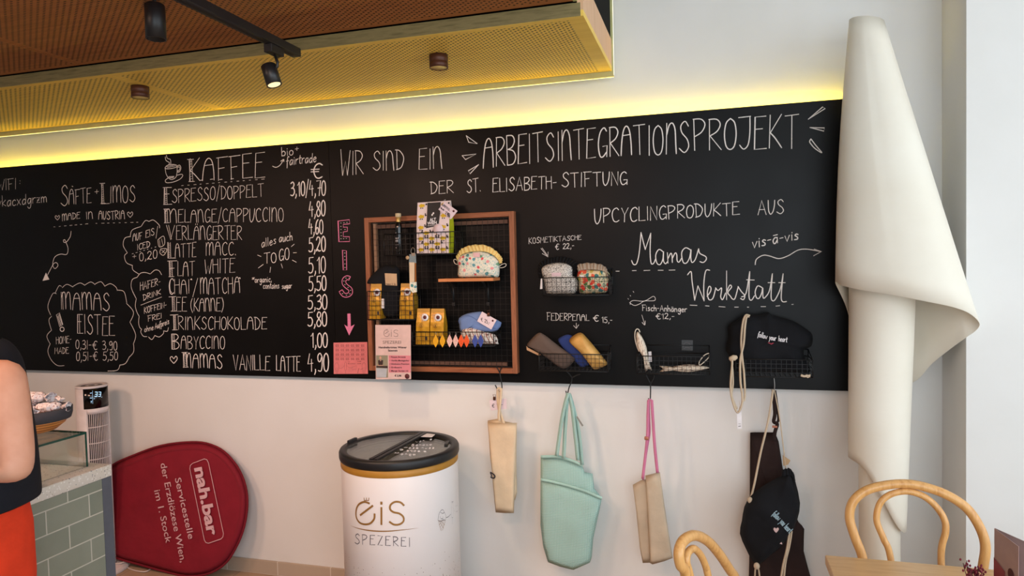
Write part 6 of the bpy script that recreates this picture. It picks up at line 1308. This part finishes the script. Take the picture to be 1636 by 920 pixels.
LK = [('hip', 'waist'), ('waist', 'chest'), ('chest', 'neckbase'), ('neckbase', 'neck'), ('neck', 'jaw'), ('jaw', 'head'), ('head', 'crown')]
def arm(tag_, sh, el, wr, side, r0):
    NO.update({tag_+'sh': (sh, r0*1.12, r0*1.12), tag_+'up': (sh.lerp(el, .45), r0, r0), tag_+'el0': (sh.lerp(el, .86), r0*.86, r0*.86), tag_+'el': (el, r0*.80, r0*.80), tag_+'fo': (el.lerp(wr, .3), r0*.80, r0*.80), tag_+'wr': (wr, .027, .022)})
    LK.extend([('chest', tag_+'sh'), (tag_+'sh', tag_+'up'), (tag_+'up', tag_+'el0'), (tag_+'el0', tag_+'el'), (tag_+'el', tag_+'fo'), (tag_+'fo', tag_+'wr')])
    d = (wr-el).normalized(); dn = Vector((0, 0, -1)); lat = d.cross(dn).normalized()
    pm = wr+d*.05; NO[tag_+'pm'] = (pm, .036, .016); LK.append((tag_+'wr', tag_+'pm'))
    for i, (o_, l) in enumerate(((-.03, .07), (-.01, .08), (.01, .076), (.03, .06))):
        a = wr+d*.095+lat*o_; b_ = a+d*l*.5+dn*.012; c_ = b_+d*l*.35+dn*.028
        for q, p, r_ in (('a', a, .0095), ('b', b_, .0085), ('c', c_, .007)): NO[tag_+'f%d%s' % (i, q)] = (p, r_, r_)
        LK.extend([(tag_+'pm', tag_+'f%da' % i), (tag_+'f%da' % i, tag_+'f%db' % i), (tag_+'f%db' % i, tag_+'f%dc' % i)])
    t1 = wr+d*.035+lat*(-.04*side)+dn*.012; t2 = t1+d*.04+lat*(-.012*side)+dn*.014
    NO[tag_+'t1'] = (t1, .012, .012); NO[tag_+'t2'] = (t2, .009, .009); LK.extend([(tag_+'pm', tag_+'t1'), (tag_+'t1', tag_+'t2')])
shl = pd(3, 595, 1.612); ell_ = pd(29, 757, 1.557)
arm('l', shl, ell_, ell_+FH*.235+up*.05+SH*-.03, 1, .048)
shr = ch+(nb-ch)*.72-SH*.15+FH*.02; elr = shr+FH*.09-up*.27-SH*.03
arm('r', shr, elr, elr+FH*.22+up*.03+SH*.04, -1, .047)
for s_, q in ((1, 'a'), (-1, 'b')):
    kn = Vector((hip.x, hip.y, .5))+SH*.085*s_+FH*.02; an = Vector((hip.x, hip.y, .09))+SH*.085*s_-FH*.01; to = an+FH*.14-up*.055
    NO.update({q+'th': (hip+SH*.085*s_-up*.08, .085, .085), q+'kn': (kn, .055, .055), q+'an': (an, .036, .036), q+'he': (an-up*.05, .034, .032), q+'to': (to, .034, .02)})
    LK.extend([('hip', q+'th'), (q+'th', q+'kn'), (q+'kn', q+'an'), (q+'an', q+'he'), (q+'he', q+'to')])
body = skin_mesh('body', NO, LK, m_skin, pe)
# face, ears and hair on the head
b = MB(); fc = hd+FH*.072
b.ball(fc+FH*.018-up*.018, .013, .013, .019, 12, 8); b.build('nose', m_skin, pe)
for s_ in (1, -1):
    MB().ball(hd+FH*.060+SH*.031*s_+up*.006, .012, .012, .008, 12, 8).build('eye', M('eye_white', (232, 226, 220), .2), pe); MB().ball(hd-FH*.005+SH*.078*s_-up*.01, .014, .01, .028, 12, 8).build('ear', m_skin, pe)
MB().ball(hd+FH*.060-up*.058, .014, .022, .007, 12, 8).build('mouth', M('lips', (176, 92, 84), .4), pe)
hb_ = MB().ball((0, 0, 0), .103, .09, .112, 28, 18)
hb_.v = [hd+up*.03-FH*.022+FH*v.x+SH*v.y+up*v.z for v in hb_.v if True]
hb_.ball(hd-FH*.09+up*.07, .035, .035, .038, 16, 10); hb_.build('hair', m_hair, pe)
# clothes
def ringf(sections, nseg=40):
    vs = []
    for c, a_, b_ in sections:
        for i in range(nseg):
            t = 2*pi*i/nseg; e = lambda v: math.copysign(abs(v)**.85, v); vs.append(c+SH*(a_*e(cos(t)))-FH*(b_*e(sin(t))))
    return vs, [(j*nseg+i, j*nseg+(i+1) % nseg, (j+1)*nseg+(i+1) % nseg, (j+1)*nseg+i) for j in range(len(sections)-1) for i in range(nseg)]
rows_ = [(y, e, b_*.93, a_*.93) for y, e, b_, a_ in rows_]
sec = [(cen(y, e, b_, a_), a_, b_) for y, e, b_, a_ in rows_]
vs, fs = ringf(sec); MB().add(vs, fs, True).build('sleeveless_top', m_top, pe, subsurf=1, solid=.004)
h0 = cen(815, 44.5, .118); h1 = cen(856, 50, .126); zc_ = .80
vs, fs = ringf([(cen(790, 50, .104), .13, .104), (h0, .142, .117), (h1, .152, .124), (Vector((h1.x, h1.y, .80)), .158, .122), (Vector((h1.x, h1.y, .72)), .155, .118)])
tr_o = MB().add(vs, fs, True)
for s_ in (1, -1):
    c = Vector((h1.x, h1.y, 0))+SH*.08*s_; v2, f2 = ringf([(c+up*.76, .066, .108), (c+up*.68, .07, .106), (c+up*.5, .07, .098), (c+up*.28, .075, .095), (c+up*.12, .078, .095)], 28); tr_o.add(v2, f2, True)
tr_o.build('trousers', m_pant, pe, solid=.003)
for s_ in (1, -1):
    c = Vector((hip.x, hip.y, 0))+SH*.085*s_-FH*.0
    sb = MB().grid(lambda u, v: c+FH*(-.075+.27*v)+SH*((.038+.012*sin(pi*v))*(1-.55*max(0, v-.75)/.25)*cos(2*pi*u))+up*(max(0, .045*(1-.45*v)*(1+sin(2*pi*u)))), 20, 10, True); sb.build('shoe', M('shoe_white', (214, 210, 206), .5), pe)
